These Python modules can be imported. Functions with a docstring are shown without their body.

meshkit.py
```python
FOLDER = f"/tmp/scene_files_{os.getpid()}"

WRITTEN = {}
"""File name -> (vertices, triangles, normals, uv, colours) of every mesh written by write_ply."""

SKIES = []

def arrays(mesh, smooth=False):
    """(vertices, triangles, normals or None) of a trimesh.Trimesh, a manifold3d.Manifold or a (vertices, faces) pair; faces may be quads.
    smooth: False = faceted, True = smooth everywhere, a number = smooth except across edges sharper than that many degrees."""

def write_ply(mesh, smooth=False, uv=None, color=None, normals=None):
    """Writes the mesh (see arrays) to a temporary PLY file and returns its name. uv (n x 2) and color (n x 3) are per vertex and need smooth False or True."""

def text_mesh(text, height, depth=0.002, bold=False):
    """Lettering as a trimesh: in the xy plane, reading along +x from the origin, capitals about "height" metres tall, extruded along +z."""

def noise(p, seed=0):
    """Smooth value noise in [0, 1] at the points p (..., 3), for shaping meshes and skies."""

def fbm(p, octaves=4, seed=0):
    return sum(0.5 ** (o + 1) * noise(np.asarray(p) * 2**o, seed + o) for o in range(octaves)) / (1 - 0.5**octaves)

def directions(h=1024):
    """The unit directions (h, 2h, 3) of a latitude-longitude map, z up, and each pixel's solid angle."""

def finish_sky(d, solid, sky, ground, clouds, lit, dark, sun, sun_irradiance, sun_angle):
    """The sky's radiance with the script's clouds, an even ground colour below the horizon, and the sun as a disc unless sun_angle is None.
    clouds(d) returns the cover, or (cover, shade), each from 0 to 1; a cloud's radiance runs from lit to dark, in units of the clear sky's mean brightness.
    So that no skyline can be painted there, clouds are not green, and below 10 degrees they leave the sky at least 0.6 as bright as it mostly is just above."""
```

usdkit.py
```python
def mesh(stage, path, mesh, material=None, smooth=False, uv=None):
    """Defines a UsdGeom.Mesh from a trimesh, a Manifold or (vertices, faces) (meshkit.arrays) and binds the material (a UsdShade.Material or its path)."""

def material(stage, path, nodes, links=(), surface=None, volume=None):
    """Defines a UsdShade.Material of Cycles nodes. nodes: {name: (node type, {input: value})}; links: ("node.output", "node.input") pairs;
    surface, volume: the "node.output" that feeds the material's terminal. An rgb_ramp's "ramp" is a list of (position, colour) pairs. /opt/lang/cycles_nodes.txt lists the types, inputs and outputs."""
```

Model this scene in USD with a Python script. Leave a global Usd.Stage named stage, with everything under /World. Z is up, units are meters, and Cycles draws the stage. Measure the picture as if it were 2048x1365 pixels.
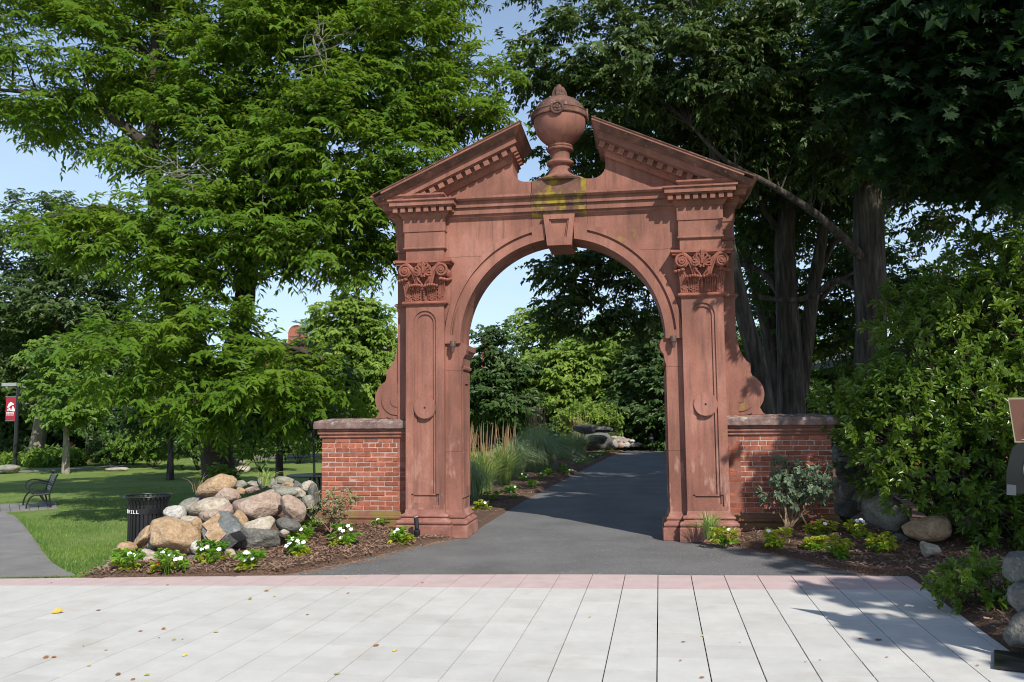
import math, random
import numpy as np, trimesh, usdkit, meshkit
from shapely.geometry import Polygon, Point, LineString, box as sbox
from shapely.ops import unary_union
from pxr import Usd, UsdGeom, UsdLux, UsdShade, Sdf, Gf, Vt

stage = Usd.Stage.CreateInMemory()
UsdGeom.SetStageUpAxis(stage, UsdGeom.Tokens.z)
UsdGeom.SetStageMetersPerUnit(stage, 1.0)
UsdGeom.Xform.Define(stage, '/World'); UsdGeom.Scope.Define(stage, '/World/Looks')
PI = math.pi

# ------------------------------------------------------------------ camera
FPX, EYE = 1676.0, 1.7                       # focal length in pixels of a 2048 wide picture, eye height
PITCH, ROLL = math.atan((835 - 682.5) / FPX), math.radians(0.6)
fw = np.array([0, math.cos(PITCH), math.sin(PITCH)])
_r = np.array([1., 0, 0]); _u = np.array([0, -math.sin(PITCH), math.cos(PITCH)])
rt = math.cos(ROLL) * _r - math.sin(ROLL) * _u
up = math.cos(ROLL) * _u + math.sin(ROLL) * _r
CAM = np.array([0, 0, EYE])
cam = UsdGeom.Camera.Define(stage, '/World/camera')
cam.AddTransformOp().Set(Gf.Matrix4d(*rt, 0, *up, 0, *(-fw), 0, *CAM, 1))
cam.CreateHorizontalApertureAttr(36.0); cam.CreateVerticalApertureAttr(36.0 * 682 / 1024)
cam.CreateFocalLengthAttr(36.0 * FPX / 2048); cam.CreateClippingRangeAttr(Gf.Vec2f(0.1, 2000))
cam.CreateExposureAttr(0.26)

# ------------------------------------------------------------------ sun and sky
SUN_EL, SUN_AZ = math.radians(41), math.radians(27.5)          # sun behind the camera, to its right
SUN = np.array([math.sin(SUN_AZ) * math.cos(SUN_EL), -math.cos(SUN_AZ) * math.cos(SUN_EL), math.sin(SUN_EL)])
sun = UsdLux.DistantLight.Define(stage, '/World/sun')
_x = np.cross([0, 0, 1], SUN); _x /= np.linalg.norm(_x); _y = np.cross(SUN, _x)
sun.AddTransformOp().Set(Gf.Matrix4d(*_x, 0, *_y, 0, *SUN, 0, 0, 0, 30, 1))
sun.CreateIntensityAttr(1.25); sun.CreateAngleAttr(0.53); sun.CreateNormalizeAttr(True)
sun.CreateColorAttr(Gf.Vec3f(1.0, 0.95, 0.86))
sky = UsdLux.DomeLight.Define(stage, '/World/sky')
skymat = usdkit.material(stage, '/World/Looks/sky', {
    'sky': ('sky_texture', {'sky_type': 'single_scattering', 'sun_disc': False, 'sun_elevation': SUN_EL,
                            'sun_rotation': math.atan2(SUN[0], SUN[1]), 'altitude': 100.0, 'air_density': 1.0, 'aerosol_density': 0.5, 'ozone_density': 1.6}),
    'tc': ('texture_coordinate', {}), 'xyz': ('separate_xyz', {}), 'veil': ('map_range', {'from_min': 0.0, 'from_max': .62, 'to_min': .75, 'to_max': .10, 'clamp': True}),
    'cn': ('noise_texture', {'scale': 2.6, 'detail': 5.0, 'roughness': .55}), 'cm': ('mapping', {'scale': (1, 1, 3.5)}), 'cr': ('map_range', {'from_min': .35, 'from_max': .7, 'to_min': .75, 'to_max': 1.15, 'clamp': True}),
    'mul': ('math', {'math_type': 'multiply', 'use_clamp': True}), 'mix': ('mix_color', {'b': (5.2, 6.75, 9.0)}),
    'bg': ('background_shader', {'strength': 0.12})}, [('tc.generated', 'xyz.vector'), ('xyz.z', 'veil.value'), ('tc.generated', 'cm.vector'), ('cm.vector', 'cn.vector'), ('cn.fac', 'cr.value'), ('veil.result', 'mul.value1'), ('cr.result', 'mul.value2'), ('mul.value', 'mix.fac'), ('sky.color', 'mix.a'), ('mix.result', 'bg.color')], surface='bg.background')
UsdShade.MaterialBindingAPI.Apply(sky.GetPrim()).Bind(skymat)
sky.GetPrim().SetCustomDataByKey('kind', 'structure')

# ------------------------------------------------------------------ pixel geometry helpers (2048 x 1365 photograph)
def ray(px, py): return fw * FPX + rt * (px - 1024) + up * (682.5 - py)
def gnd(px, py, z=0.0):
    d = ray(px, py); return CAM + d * ((z - EYE) / d[2])
def aty(px, py, y):
    d = ray(px, py); return CAM + d * (y / d[1])
def sstep(a, b, x):
    t = np.clip((np.asarray(x, float) - a) / (b - a), 0, 1); return t * t * (3 - 2 * t)
def gz(x, y):                                # the terrain: level round the arch, falling gently to the lawn on the left
    x, y = np.asarray(x, float), np.asarray(y, float)
    left = sstep(-2.5, -7.0, x) * sstep(9.0, 12.0, y)
    z = -0.05 - np.minimum(0.016 * np.maximum(y - 9, 0), 0.33) * left
    far = sstep(48, 60, y) * sstep(14, 0, np.abs(x - 6))
    return z - 0.8 * far
def hit(px, py):
    z = 0.0
    for _ in range(12):
        p = gnd(px, py, z); z = float(gz(p[0], p[1]))
    return p

# ------------------------------------------------------------------ scene helpers
USED = {}
def numbered(parent, name):
    k = parent + '/' + name; n = USED.get(k, 0); USED[k] = n + 1
    return k if n == 0 else '%s_%03d' % (k, n)
def setd(p, label=None, cat=None, group=None, kind=None):
    for k, v in (('label', label), ('category', cat), ('group', group), ('kind', kind)):
        if v: p.SetCustomDataByKey(k, v)
    return p
def thing(name, label, cat, loc=(0, 0, 0), rotz=0.0, group=None, kind=None):
    x = UsdGeom.Xform.Define(stage, numbered('/World', name))
    x.AddTranslateOp().Set(Gf.Vec3d(*map(float, loc)))
    if rotz: x.AddRotateZOp().Set(math.degrees(rotz))
    return setd(x.GetPrim(), label, cat, group, kind)
def part(parent, name, mesh, mat, smooth=False, label=None, kind=None):
    path = numbered(str(parent.GetPath()) if parent else '/World', name)
    if isinstance(mesh, MB): mesh = mesh.get()
    m = usdkit.mesh(stage, path, mesh, M[mat] if isinstance(mat, str) else mat, smooth=smooth)
    return setd(m.GetPrim(), label, None, None, kind)
def single(name, mesh, mat, label=None, cat=None, group=None, kind=None, smooth=False):
    return setd(part(None, name, mesh, mat, smooth), label, cat, group, kind)
def copy_of(root, name, loc, rotz, label, group=None, cat=None):
    was = root.GetCustomData()
    x = UsdGeom.Xform.Define(stage, numbered('/World', name))
    x.GetPrim().GetReferences().AddInternalReference(root.GetPath()); x.GetPrim().SetInstanceable(True)
    x.ClearXformOpOrder()
    x.MakeMatrixXform().Set(Gf.Matrix4d().SetRotate(Gf.Rotation(Gf.Vec3d(0, 0, 1), math.degrees(rotz))) * Gf.Matrix4d().SetTranslate(Gf.Vec3d(*map(float, loc))))
    return setd(x.GetPrim(), label, cat or was['category'], group or was.get('group'))

class MB:                                    # collects geometry that becomes one mesh
    def __init__(s): s.v, s.f, s.n = [], [], 0
    def add(s, m, f=None):
        if f is None:
            if hasattr(m, 'vertices'): v, f = np.array(m.vertices), np.array(m.faces)
            else: v, f = m
        else: v = m
        v, f = np.asarray(v, float), np.asarray(f, int)
        if f.shape[1] == 4: f = np.vstack([f[:, [0, 1, 2]], f[:, [0, 2, 3]]])
        s.v.append(v); s.f.append(f + s.n); s.n += len(v); return s
    def get(s): return np.vstack(s.v), np.vstack(s.f)
    def box(s, x0, x1, y0, y1, z0, z1): return s.add(bx(x0, x1, y0, y1, z0, z1))
    def tube(s, *a, **k): return s.add(tube(*a, **k))
    def ext(s, *a): return s.add(ext(*a))
    def ball(s, c, r, sub=1):
        b = trimesh.creation.icosphere(subdivisions=sub); return s.add(np.array(b.vertices) * np.asarray(r) + np.asarray(c), b.faces)
    def moved(s, t, rz=0.0):
        v, f = s.get(); c, q = math.cos(rz), math.sin(rz)
        return (np.c_[v[:, 0] * c - v[:, 1] * q, v[:, 0] * q + v[:, 1] * c, v[:, 2]] + np.asarray(t, float), f)
BF = np.array([[0, 2, 3, 1], [4, 5, 7, 6], [0, 1, 5, 4], [2, 6, 7, 3], [0, 4, 6, 2], [1, 3, 7, 5]])
def bx(x0, x1, y0, y1, z0, z1):
    v = np.array([(x, y, z) for z in (z0, z1) for y in (y0, y1) for x in (x0, x1)], float)
    return v, BF
def cbx(x0, x1, y0, y1, z0, z1, c):          # box with chamfered edges
    P = []
    for z, i in ((z0, c), (z0 + c, 0), (z1 - c, 0), (z1, c)):
        k = c if i == 0 else c
        a, b, d, e = x0 + i, x1 - i, y0 + i, y1 - i
        q = c * .9
        P += [(a + q, d, z), (b - q, d, z), (b, d + q, z), (b, e - q, z), (b - q, e, z), (a + q, e, z), (a, e - q, z), (a, d + q, z)]
    f = []
    for r in range(3):
        for k in range(8):
            a, b = r * 8 + k, r * 8 + (k + 1) % 8
            f += [(a, b, b + 8), (a, b + 8, a + 8)]
    for k in range(1, 7): f += [(0, k + 1, k), (24, 24 + k, 24 + k + 1)]
    return np.array(P), np.array(f)
def frames(p):
    t = np.gradient(p, axis=0); t /= np.linalg.norm(t, axis=1)[:, None] + 1e-12
    a = np.array([0, 0, 1.]) if abs(t[0, 2]) < .9 else np.array([1., 0, 0])
    n = np.zeros_like(p); n[0] = a - t[0] * (a @ t[0]); n[0] /= np.linalg.norm(n[0])
    for i in range(1, len(p)):
        k = n[i - 1] - t[i] * (n[i - 1] @ t[i]); n[i] = k / (np.linalg.norm(k) + 1e-12)
    return t, n, np.cross(t, n)
def tube(p, r, n=6, caps=True):
    p = np.asarray(p, float); r = np.broadcast_to(np.asarray(r, float), len(p))
    t, a, b = frames(p); th = np.arange(n) / n * 2 * PI
    v = (p[:, None] + r[:, None, None] * (np.cos(th)[None, :, None] * a[:, None] + np.sin(th)[None, :, None] * b[:, None])).reshape(-1, 3)
    i = np.arange(len(p) - 1)[:, None] * n; k = np.arange(n)[None]; k2 = (k + 1) % n
    f = np.stack([i + k, i + k2, i + n + k2, i + n + k], -1).reshape(-1, 4)
    f = np.vstack([f[:, [0, 1, 2]], f[:, [0, 2, 3]]])
    if caps:
        c = [(0, k + 1, k) for k in range(1, n - 1)]; o = (len(p) - 1) * n
        f = np.vstack([f, c, [(o, o + k, o + k + 1) for k in range(1, n - 1)]])
    return v, f
def spath(pts, m=6):                         # Catmull-Rom
    p = np.asarray(pts, float); q = np.vstack([2 * p[0] - p[1], p, 2 * p[-1] - p[-2]]); out = []
    for i in range(len(p) - 1):
        a, b, c, d = q[i:i + 4]
        for t in np.arange(m) / m:
            out.append(.5 * (2 * b + (c - a) * t + (2 * a - 5 * b + 4 * c - d) * t * t + (3 * b - a - 3 * c + d) * t ** 3))
    return np.array(out + [p[-1]])
def ext(poly, y0, y1):                       # polygon in (x, z) extruded along y
    mb = MB()
    for g in getattr(poly, 'geoms', [poly]):
        if g.is_empty or g.area < 1e-7: continue
        e = trimesh.creation.extrude_polygon(g, y1 - y0, engine='earcut')
        v = np.array(e.vertices); mb.add(np.c_[v[:, 0], v[:, 2] + y0, v[:, 1]], np.array(e.faces)[:, ::-1])
    return mb.get()
def extz(poly, z0, z1):
    mb = MB()
    for g in getattr(poly, 'geoms', [poly]):
        if g.is_empty or g.geom_type != 'Polygon' or g.area < 1e-7: continue
        e = trimesh.creation.extrude_polygon(g, z1 - z0, engine='earcut')
        v = np.array(e.vertices); v[:, 2] += z0; mb.add(v, e.faces)
    return mb.get()
def rlathe(x0, x1, y0, y1, prof):            # profile of (offset, height) run round a rectangle with mitred corners
    v = []
    for o, z in prof: v += [(x0 - o, y0 - o, z), (x1 + o, y0 - o, z), (x1 + o, y1 + o, z), (x0 - o, y1 + o, z)]
    f = []
    for r in range(len(prof) - 1):
        for k in range(4):
            a, b = r * 4 + k, r * 4 + (k + 1) % 4
            f += [(a, b, b + 4), (a, b + 4, a + 4)]
    e = (len(prof) - 1) * 4
    f += [(0, 2, 1), (0, 3, 2), (e, e + 1, e + 2), (e, e + 2, e + 3)]
    return np.array(v, float), np.array(f)
def lathe(prof, n=32, c=(0, 0, 0)):
    th = np.arange(n) / n * 2 * PI; P = np.array(prof, float)
    v = np.stack([P[:, :1] * np.cos(th), P[:, :1] * np.sin(th), np.repeat(P[:, 1:], n, 1)], -1).reshape(-1, 3) + np.asarray(c)
    i = np.arange(len(P) - 1)[:, None] * n; k = np.arange(n)[None]; k2 = (k + 1) % n
    f = np.stack([i + k, i + k2, i + n + k2, i + n + k], -1).reshape(-1, 4)
    f = np.vstack([f[:, [0, 1, 2]], f[:, [0, 2, 3]]])
    o = (len(P) - 1) * n
    f = np.vstack([f, [(0, k + 1, k) for k in range(1, n - 1)], [(o, o + k, o + k + 1) for k in range(1, n - 1)]])
    return v, f
def torus_prof(o, z0, z1, n=5, b=1.0):       # half-round bulging from offset o
    r = (z1 - z0) / 2
    return [(o + b * r * math.cos(a), (z0 + z1) / 2 + r * math.sin(a)) for a in np.linspace(-PI / 2, PI / 2, n)]
def ydisc(cx, cz, r, y0, y1, n=32):          # disc facing the front
    return ext(Point(cx, cz).buffer(r, n // 4), y0, y1)
def mirror(m):
    v, f = m.get() if isinstance(m, MB) else m
    v, f = np.array(v, float), np.array(f)
    if f.shape[1] == 4: f = np.vstack([f[:, [0, 1, 2]], f[:, [0, 2, 3]]])
    v[:, 0] *= -1; return v, f[:, ::-1]

# ------------------------------------------------------------------ materials
M = {}
def ramp_mat(name, cols, scale=6.0, detail=6.0, rough=.8, bump=.3, bscale=60.0, stretch=(1, 1, 1), dist=.01, rnd=0.0, spec=.3, extra=None, coords='pos', rvar=.12):
    """noise-driven colour, a second finer noise over it, bump; rnd mixes in a per-object tone"""
    n = {'geo': ('geometry', {}), 'tc': ('texture_coordinate', {}), 'map': ('mapping', {'scale': stretch}), 'n1': ('noise_texture', {'scale': scale, 'detail': detail, 'roughness': .6}),
         'r1': ('rgb_ramp', {'ramp': cols}), 'n2': ('noise_texture', {'scale': bscale, 'detail': 4.0, 'roughness': .6}),
         'v2': ('map_range', {'from_min': .3, 'from_max': .7, 'to_min': 1 - rvar, 'to_max': 1 + rvar}), 'hs': ('hsv', {}),
         'b': ('bump', {'strength': bump, 'distance': dist}), 'p': ('principled_bsdf', {'roughness': rough, 'specular_ior_level': spec})}
    src = 'geo.position' if coords == 'pos' else 'tc.object'
    L = [(src, 'map.vector'), ('map.vector', 'n1.vector'), ('map.vector', 'n2.vector'), ('n1.fac', 'r1.fac'), ('n2.fac', 'v2.value'), ('v2.result', 'hs.value'), ('r1.color', 'hs.color'),
         ('n2.fac', 'b.height'), ('b.normal', 'p.normal')]
    last = 'hs.color'
    if rnd:
        n['oi'] = ('object_info', {}); n['rr'] = ('map_range', {'to_min': 1 - rnd, 'to_max': 1 + rnd * .7}); n['h2'] = ('hsv', {})
        L += [('oi.random', 'rr.value'), ('rr.result', 'h2.value'), (last, 'h2.color')]; last = 'h2.color'
    if extra: last = extra(n, L, last)
    L.append((last, 'p.base_color'))
    M[name] = usdkit.material(stage, '/World/Looks/' + name, n, L, surface='p.BSDF')
def plain(name, col, rough=.5, metal=0.0, spec=.5):
    M[name] = usdkit.material(stage, '/World/Looks/' + name, {'p': ('principled_bsdf', {'base_color': col, 'roughness': rough, 'metallic': metal, 'specular_ior_level': spec})}, [], surface='p.BSDF')
def overlay(col, scale, lo, hi, tag, stretch=(1, 1, 1), zlo=None, zhi=None, amount=1.0):
    """patches of another colour where a noise passes a threshold, optionally fading in between two heights of the stone"""
    def go(n, L, last):
        n['om' + tag] = ('mapping', {'scale': stretch}); n['on' + tag] = ('noise_texture', {'scale': scale, 'detail': 8.0, 'roughness': .65})
        n['or' + tag] = ('map_range', {'from_min': lo, 'from_max': hi, 'to_min': 0.0, 'to_max': amount, 'clamp': True}); n['ox' + tag] = ('mix_color', {'b': col})
        L += [('geo.position', 'om%s.vector' % tag), ('om%s.vector' % tag, 'on%s.vector' % tag), ('on%s.fac' % tag, 'or%s.value' % tag), (last, 'ox%s.a' % tag)]
        f = 'or%s.result' % tag
        if zlo is not None:
            n['oz' + tag] = ('separate_xyz', {}); n['oq' + tag] = ('map_range', {'from_min': zlo, 'from_max': zhi, 'clamp': True}); n['ot' + tag] = ('math', {'math_type': 'multiply'})
            L += [('geo.position', 'oz%s.vector' % tag), ('oz%s.z' % tag, 'oq%s.value' % tag), (f, 'ot%s.value1' % tag), ('oq%s.result' % tag, 'ot%s.value2' % tag)]; f = 'ot%s.value' % tag
        L.append((f, 'ox%s.fac' % tag)); return 'ox%s.result' % tag
    return go
def both(*fs):
    def go(n, L, last):
        for f in fs: last = f(n, L, last)
        return last
    return go
STONE = [(.28, (.15, .068, .050)), (.45, (.225, .096, .070)), (.58, (.29, .126, .092)), (.75, (.37, .178, .138))]
pale = overlay((.45, .25, .20), 6, .55, .62, 'p', (1, 1, .30), 1.9, .4, .75)
dirt = overlay((.12, .058, .042), 3.0, .50, .80, 'd', (1.8, 1.8, .30), None, None, .75)
ramp_mat('brownstone', STONE, 1.5, 8, .85, .25, 70, (1, 1, .6), .006, extra=both(dirt, pale, overlay((.27, .20, .03), 1.9, .66, .74, 'y', (1, 1, .8), None, None, .7), overlay((.085, .048, .038), 4.5, .52, .74, 'w', (3, 3, .20), None, None, .65)), rvar=.12)
ramp_mat('carved_stone', [(.3, (.17, .06, .042)), (.6, (.27, .098, .067)), (.8, (.32, .12, .085))], 9, 5, .85, .2, 90, dist=.004)
ramp_mat('weathered_stone', [(.3, (.055, .032, .026)), (.5, (.12, .06, .045)), (.7, (.22, .10, .07))], 4, 7, .9, .4, 60, dist=.01,
         extra=overlay((.30, .27, .24), 20, .60, .66, 'l', (1, 1, 1), None, None, .7))
ramp_mat('lichen_stone', [(.3, (.07, .04, .03)), (.6, (.17, .085, .06))], 5, 7, .9, .35, 60,
         extra=overlay((.30, .215, .025), 5.5, .47, .60, 'y', (1, 1, .7), None, None, .85))
ramp_mat('mossy_stone', [(.3, (.12, .06, .04)), (.6, (.20, .095, .06))], 6, 7, .9, .35, 60, dist=.008,
         extra=overlay((.17, .145, .025), 4, .46, .66, 'y', (1, 1, .5), None, None, .7))
ramp_mat('base_stone', [(.3, (.17, .075, .055)), (.5, (.25, .11, .085)), (.7, (.34, .18, .145))], 5, 7, .9, .35, 60, dist=.008,
         extra=overlay((.22, .18, .05), 3, .56, .72, 'y', (1, 1, .6), None, None, .55))
ramp_mat('capstone', [(.3, (.10, .065, .055)), (.5, (.18, .115, .10)), (.7, (.26, .18, .16))], 7, 8, .92, .6, 55, dist=.012,
         extra=both(overlay((.42, .40, .37), 13, .54, .62, 'l', (1, 1, 1), 1.57, 1.66, .8), overlay((.32, .24, .03), 3.2, .60, .68, 'y', (1, 1, 1), None, None, .8)))
ramp_mat('brick', [(.25, (.20, .068, .045)), (.5, (.31, .095, .056)), (.75, (.39, .14, .085))], 14, 6, .88, .5, 90, dist=.006, rnd=.28,
         extra=overlay((.13, .07, .065), 4.5, .55, .7, 's', (1, 1, 1), None, None, .6))
ramp_mat('mortar', [(.3, (.34, .26, .22)), (.7, (.46, .37, .32))], 20, 4, .95, .4, 120)
ramp_mat('tile', [(.3, (.455, .445, .42)), (.7, (.53, .52, .495))], 3.5, 7, .9, .2, 220, dist=.003, rnd=.06, rvar=.09,
         extra=both(overlay((.36, .31, .25), 1.3, .55, .74, 's', (1, 1, 1), None, None, .5), overlay((.24, .23, .21), 26, .68, .72, 'k', (1, 1, 1), None, None, .5)))
ramp_mat('pink_tile', [(.3, (.44, .34, .33)), (.7, (.51, .40, .385))], 5, 6, .9, .12, 260, dist=.002, rnd=.05, rvar=.06)
ramp_mat('joint_sand', [(.3, (.03, .027, .024)), (.7, (.08, .07, .062))], 40, 4, .95, .4, 150)
ramp_mat('asphalt', [(.3, (.100, .099, .099)), (.7, (.165, .162, .160))], .9, 7, .88, .8, 200, dist=.006, rvar=.45,
         extra=overlay((.52, .51, .49), 42, .60, .65, 'g', (1, 1, 1), None, None, .6))
ramp_mat('old_asphalt', [(.3, (.15, .145, .14)), (.7, (.22, .21, .205))], 2, 6, .9, .5, 160, dist=.004, rvar=.3)
ramp_mat('mulch', [(.3, (.055, .032, .022)), (.5, (.12, .07, .047)), (.7, (.20, .125, .085))], 45, 6, .95, .9, 90, (1, 1, 1), .03, rvar=.4)
ramp_mat('chip', [(.3, (.16, .095, .065)), (.6, (.27, .17, .12))], 8, 3, .9, .3, 90, rnd=0)
ramp_mat('lawn', [(.3, (.11, .155, .03)), (.5, (.145, .21, .045)), (.7, (.20, .245, .065))], .8, 8, .9, .8, 70, dist=.03, rvar=.35)
ramp_mat('woodland_floor', [(.3, (.02, .03, .01)), (.7, (.05, .07, .02))], 1.5, 6, .95, .6, 20, dist=.05)
def rockmat(name, a, b, c, spot=(.12, .11, .10), amt=.5):
    ramp_mat(name, [(.28, a), (.5, b), (.74, c)], 6, 10, .92, .9, 26, dist=.03, rvar=.26, extra=both(overlay(spot, 7, .54, .70, 's', (1, 1, 2.2), None, None, amt + .2), overlay((.42, .41, .36), 16, .60, .68, 'h', (1, 1, 1), None, None, .5), overlay((.07, .06, .05), 11, .62, .68, 'k', (.6, .6, 3), None, None, .6)))
rockmat('tan_rock', (.26, .17, .095), (.36, .245, .145), (.44, .33, .21), (.22, .13, .07), .5)
rockmat('orange_rock', (.27, .175, .10), (.36, .245, .145), (.45, .335, .22), (.20, .12, .06), .5)
rockmat('pale_rock', (.28, .24, .18), (.38, .33, .26), (.46, .42, .35), (.26, .17, .10), .5)
rockmat('white_rock', (.34, .33, .30), (.44, .42, .38), (.52, .50, .46), (.30, .22, .14), .4)
rockmat('grey_rock', (.16, .155, .13), (.24, .23, .19), (.33, .31, .26), (.12, .12, .09), .5)
rockmat('pink_rock', (.26, .19, .15), (.35, .26, .21), (.42, .34, .28), (.24, .16, .09), .6)
rockmat('dark_rock', (.085, .085, .075), (.13, .128, .115), (.18, .175, .155), (.20, .19, .16), .35)
rockmat('slate_rock', (.10, .108, .108), (.135, .143, .142), (.165, .172, .17), (.16, .15, .13), .2)
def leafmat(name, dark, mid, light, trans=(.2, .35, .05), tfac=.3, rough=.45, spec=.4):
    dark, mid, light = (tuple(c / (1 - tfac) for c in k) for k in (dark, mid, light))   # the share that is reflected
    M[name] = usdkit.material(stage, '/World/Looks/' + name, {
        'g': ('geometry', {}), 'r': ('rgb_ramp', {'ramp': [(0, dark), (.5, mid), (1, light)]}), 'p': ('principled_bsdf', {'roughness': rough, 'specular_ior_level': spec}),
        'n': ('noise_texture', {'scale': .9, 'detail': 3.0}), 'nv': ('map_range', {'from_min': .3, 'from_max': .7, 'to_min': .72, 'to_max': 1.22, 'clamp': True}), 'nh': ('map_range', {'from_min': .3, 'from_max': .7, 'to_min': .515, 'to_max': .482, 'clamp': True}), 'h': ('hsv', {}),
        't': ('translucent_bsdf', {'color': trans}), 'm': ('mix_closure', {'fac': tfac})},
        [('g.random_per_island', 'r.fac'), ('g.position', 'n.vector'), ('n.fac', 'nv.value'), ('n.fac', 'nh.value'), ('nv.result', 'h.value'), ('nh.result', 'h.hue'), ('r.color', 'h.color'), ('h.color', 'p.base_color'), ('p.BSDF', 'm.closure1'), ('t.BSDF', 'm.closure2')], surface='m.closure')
leafmat('cherry_leaf', (.060, .115, .010), (.118, .185, .017), (.23, .275, .028), (.29, .42, .025), .35, .55, .15)
leafmat('oak_leaf', (.045, .078, .018), (.074, .122, .030), (.12, .175, .052), (.11, .18, .025), .24, .45, .35)
leafmat('shaded_maple_leaf', (.010, .024, .008), (.015, .034, .010), (.024, .050, .012), (.04, .10, .008), .25, .6, .15)  # leaf colour darkened to carry the shade on the boughs
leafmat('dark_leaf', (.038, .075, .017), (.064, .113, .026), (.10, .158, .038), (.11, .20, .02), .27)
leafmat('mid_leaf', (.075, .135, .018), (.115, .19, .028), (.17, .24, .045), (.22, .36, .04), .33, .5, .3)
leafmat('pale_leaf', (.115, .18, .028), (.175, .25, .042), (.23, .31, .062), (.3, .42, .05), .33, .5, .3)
leafmat('spruce_leaf', (.04, .07, .045), (.06, .095, .065), (.09, .125, .09), (.05, .1, .05), .1)
leafmat('bush_leaf', (.07, .125, .014), (.115, .185, .022), (.21, .25, .035), (.24, .36, .03), .28, .3, .5)
leafmat('gold_leaf', (.22, .26, .02), (.38, .37, .03), (.54, .45, .045), (.5, .5, .05), .3)
leafmat('vinca_leaf', (.09, .20, .018), (.14, .26, .026), (.28, .35, .04), (.28, .46, .04), .3, .4)
leafmat('variegated_leaf', (.11, .15, .09), (.17, .20, .12), (.32, .33, .22), (.2, .25, .12), .2)
leafmat('dry_leaf_shrub', (.20, .19, .09), (.32, .30, .16), (.45, .42, .26), (.3, .3, .15), .2)
leafmat('reed_blade', (.19, .26, .07), (.27, .34, .11), (.40, .42, .17), (.28, .4, .1), .3)
leafmat('silver_blade', (.20, .26, .12), (.30, .37, .20), (.42, .47, .30), (.28, .36, .16), .3)
leafmat('plume', (.30, .20, .11), (.38, .27, .16), (.46, .35, .22), (.3, .2, .1), .2)
leafmat('grass_blade', (.09, .155, .03), (.135, .215, .045), (.21, .26, .07), (.2, .32, .05), .3)
leafmat('red_leaf', (.20, .03, .02), (.28, .05, .03), (.33, .09, .05), (.3, .06, .04), .25)
plain('white_petal', (.80, .80, .78), .6); plain('red_petal', (.6, .03, .02), .5); plain('pink_eye', (.65, .25, .35), .6)
ramp_mat('oak_bark', [(.3, (.022, .018, .014)), (.5, (.065, .054, .043)), (.7, (.125, .107, .084))], 9, 6, .95, 1.0, 14, (1, 1, .14), .05, rvar=.35)
ramp_mat('cherry_bark', [(.3, (.025, .020, .018)), (.7, (.07, .055, .045))], 6, 6, .9, .8, 18, (1, 1, .5), .03)
ramp_mat('pale_bark', [(.3, (.15, .13, .10)), (.7, (.30, .265, .21))], 7, 6, .95, .8, 20, (1, 1, .25), .03, rvar=.25)
ramp_mat('twig_bark', [(.3, (.035, .028, .022)), (.7, (.08, .062, .05))], 10, 4, .95, .5, 40)
ramp_mat('tan_twig', [(.3, (.16, .11, .07)), (.7, (.28, .20, .13))], 10, 4, .95, .5, 40)
plain('black_metal', (.013, .013, .014), .35); plain('black_plastic', (.012, .012, .013), .22); plain('bronze_metal', (.09, .05, .04), .5)
plain('white_print', (.78, .78, .78), .5); plain('grey_metal', (.30, .31, .33), .4, .7); plain('pale_plastic', (.33, .42, .42), .35)
plain('clear_grey', (.16, .155, .17), .3); plain('banner_red', (.28, .012, .026), .6); plain('banner_dark', (.02, .02, .025), .6); plain('blue_plastic', (.02, .10, .55), .4)
plain('red_paint', (.30, .05, .065), .5); plain('lamp_white', (.26, .28, .30), .4); plain('sign_red', (.14, .055, .035), .5); plain('sign_cream', (.30, .27, .15), .5)
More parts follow.
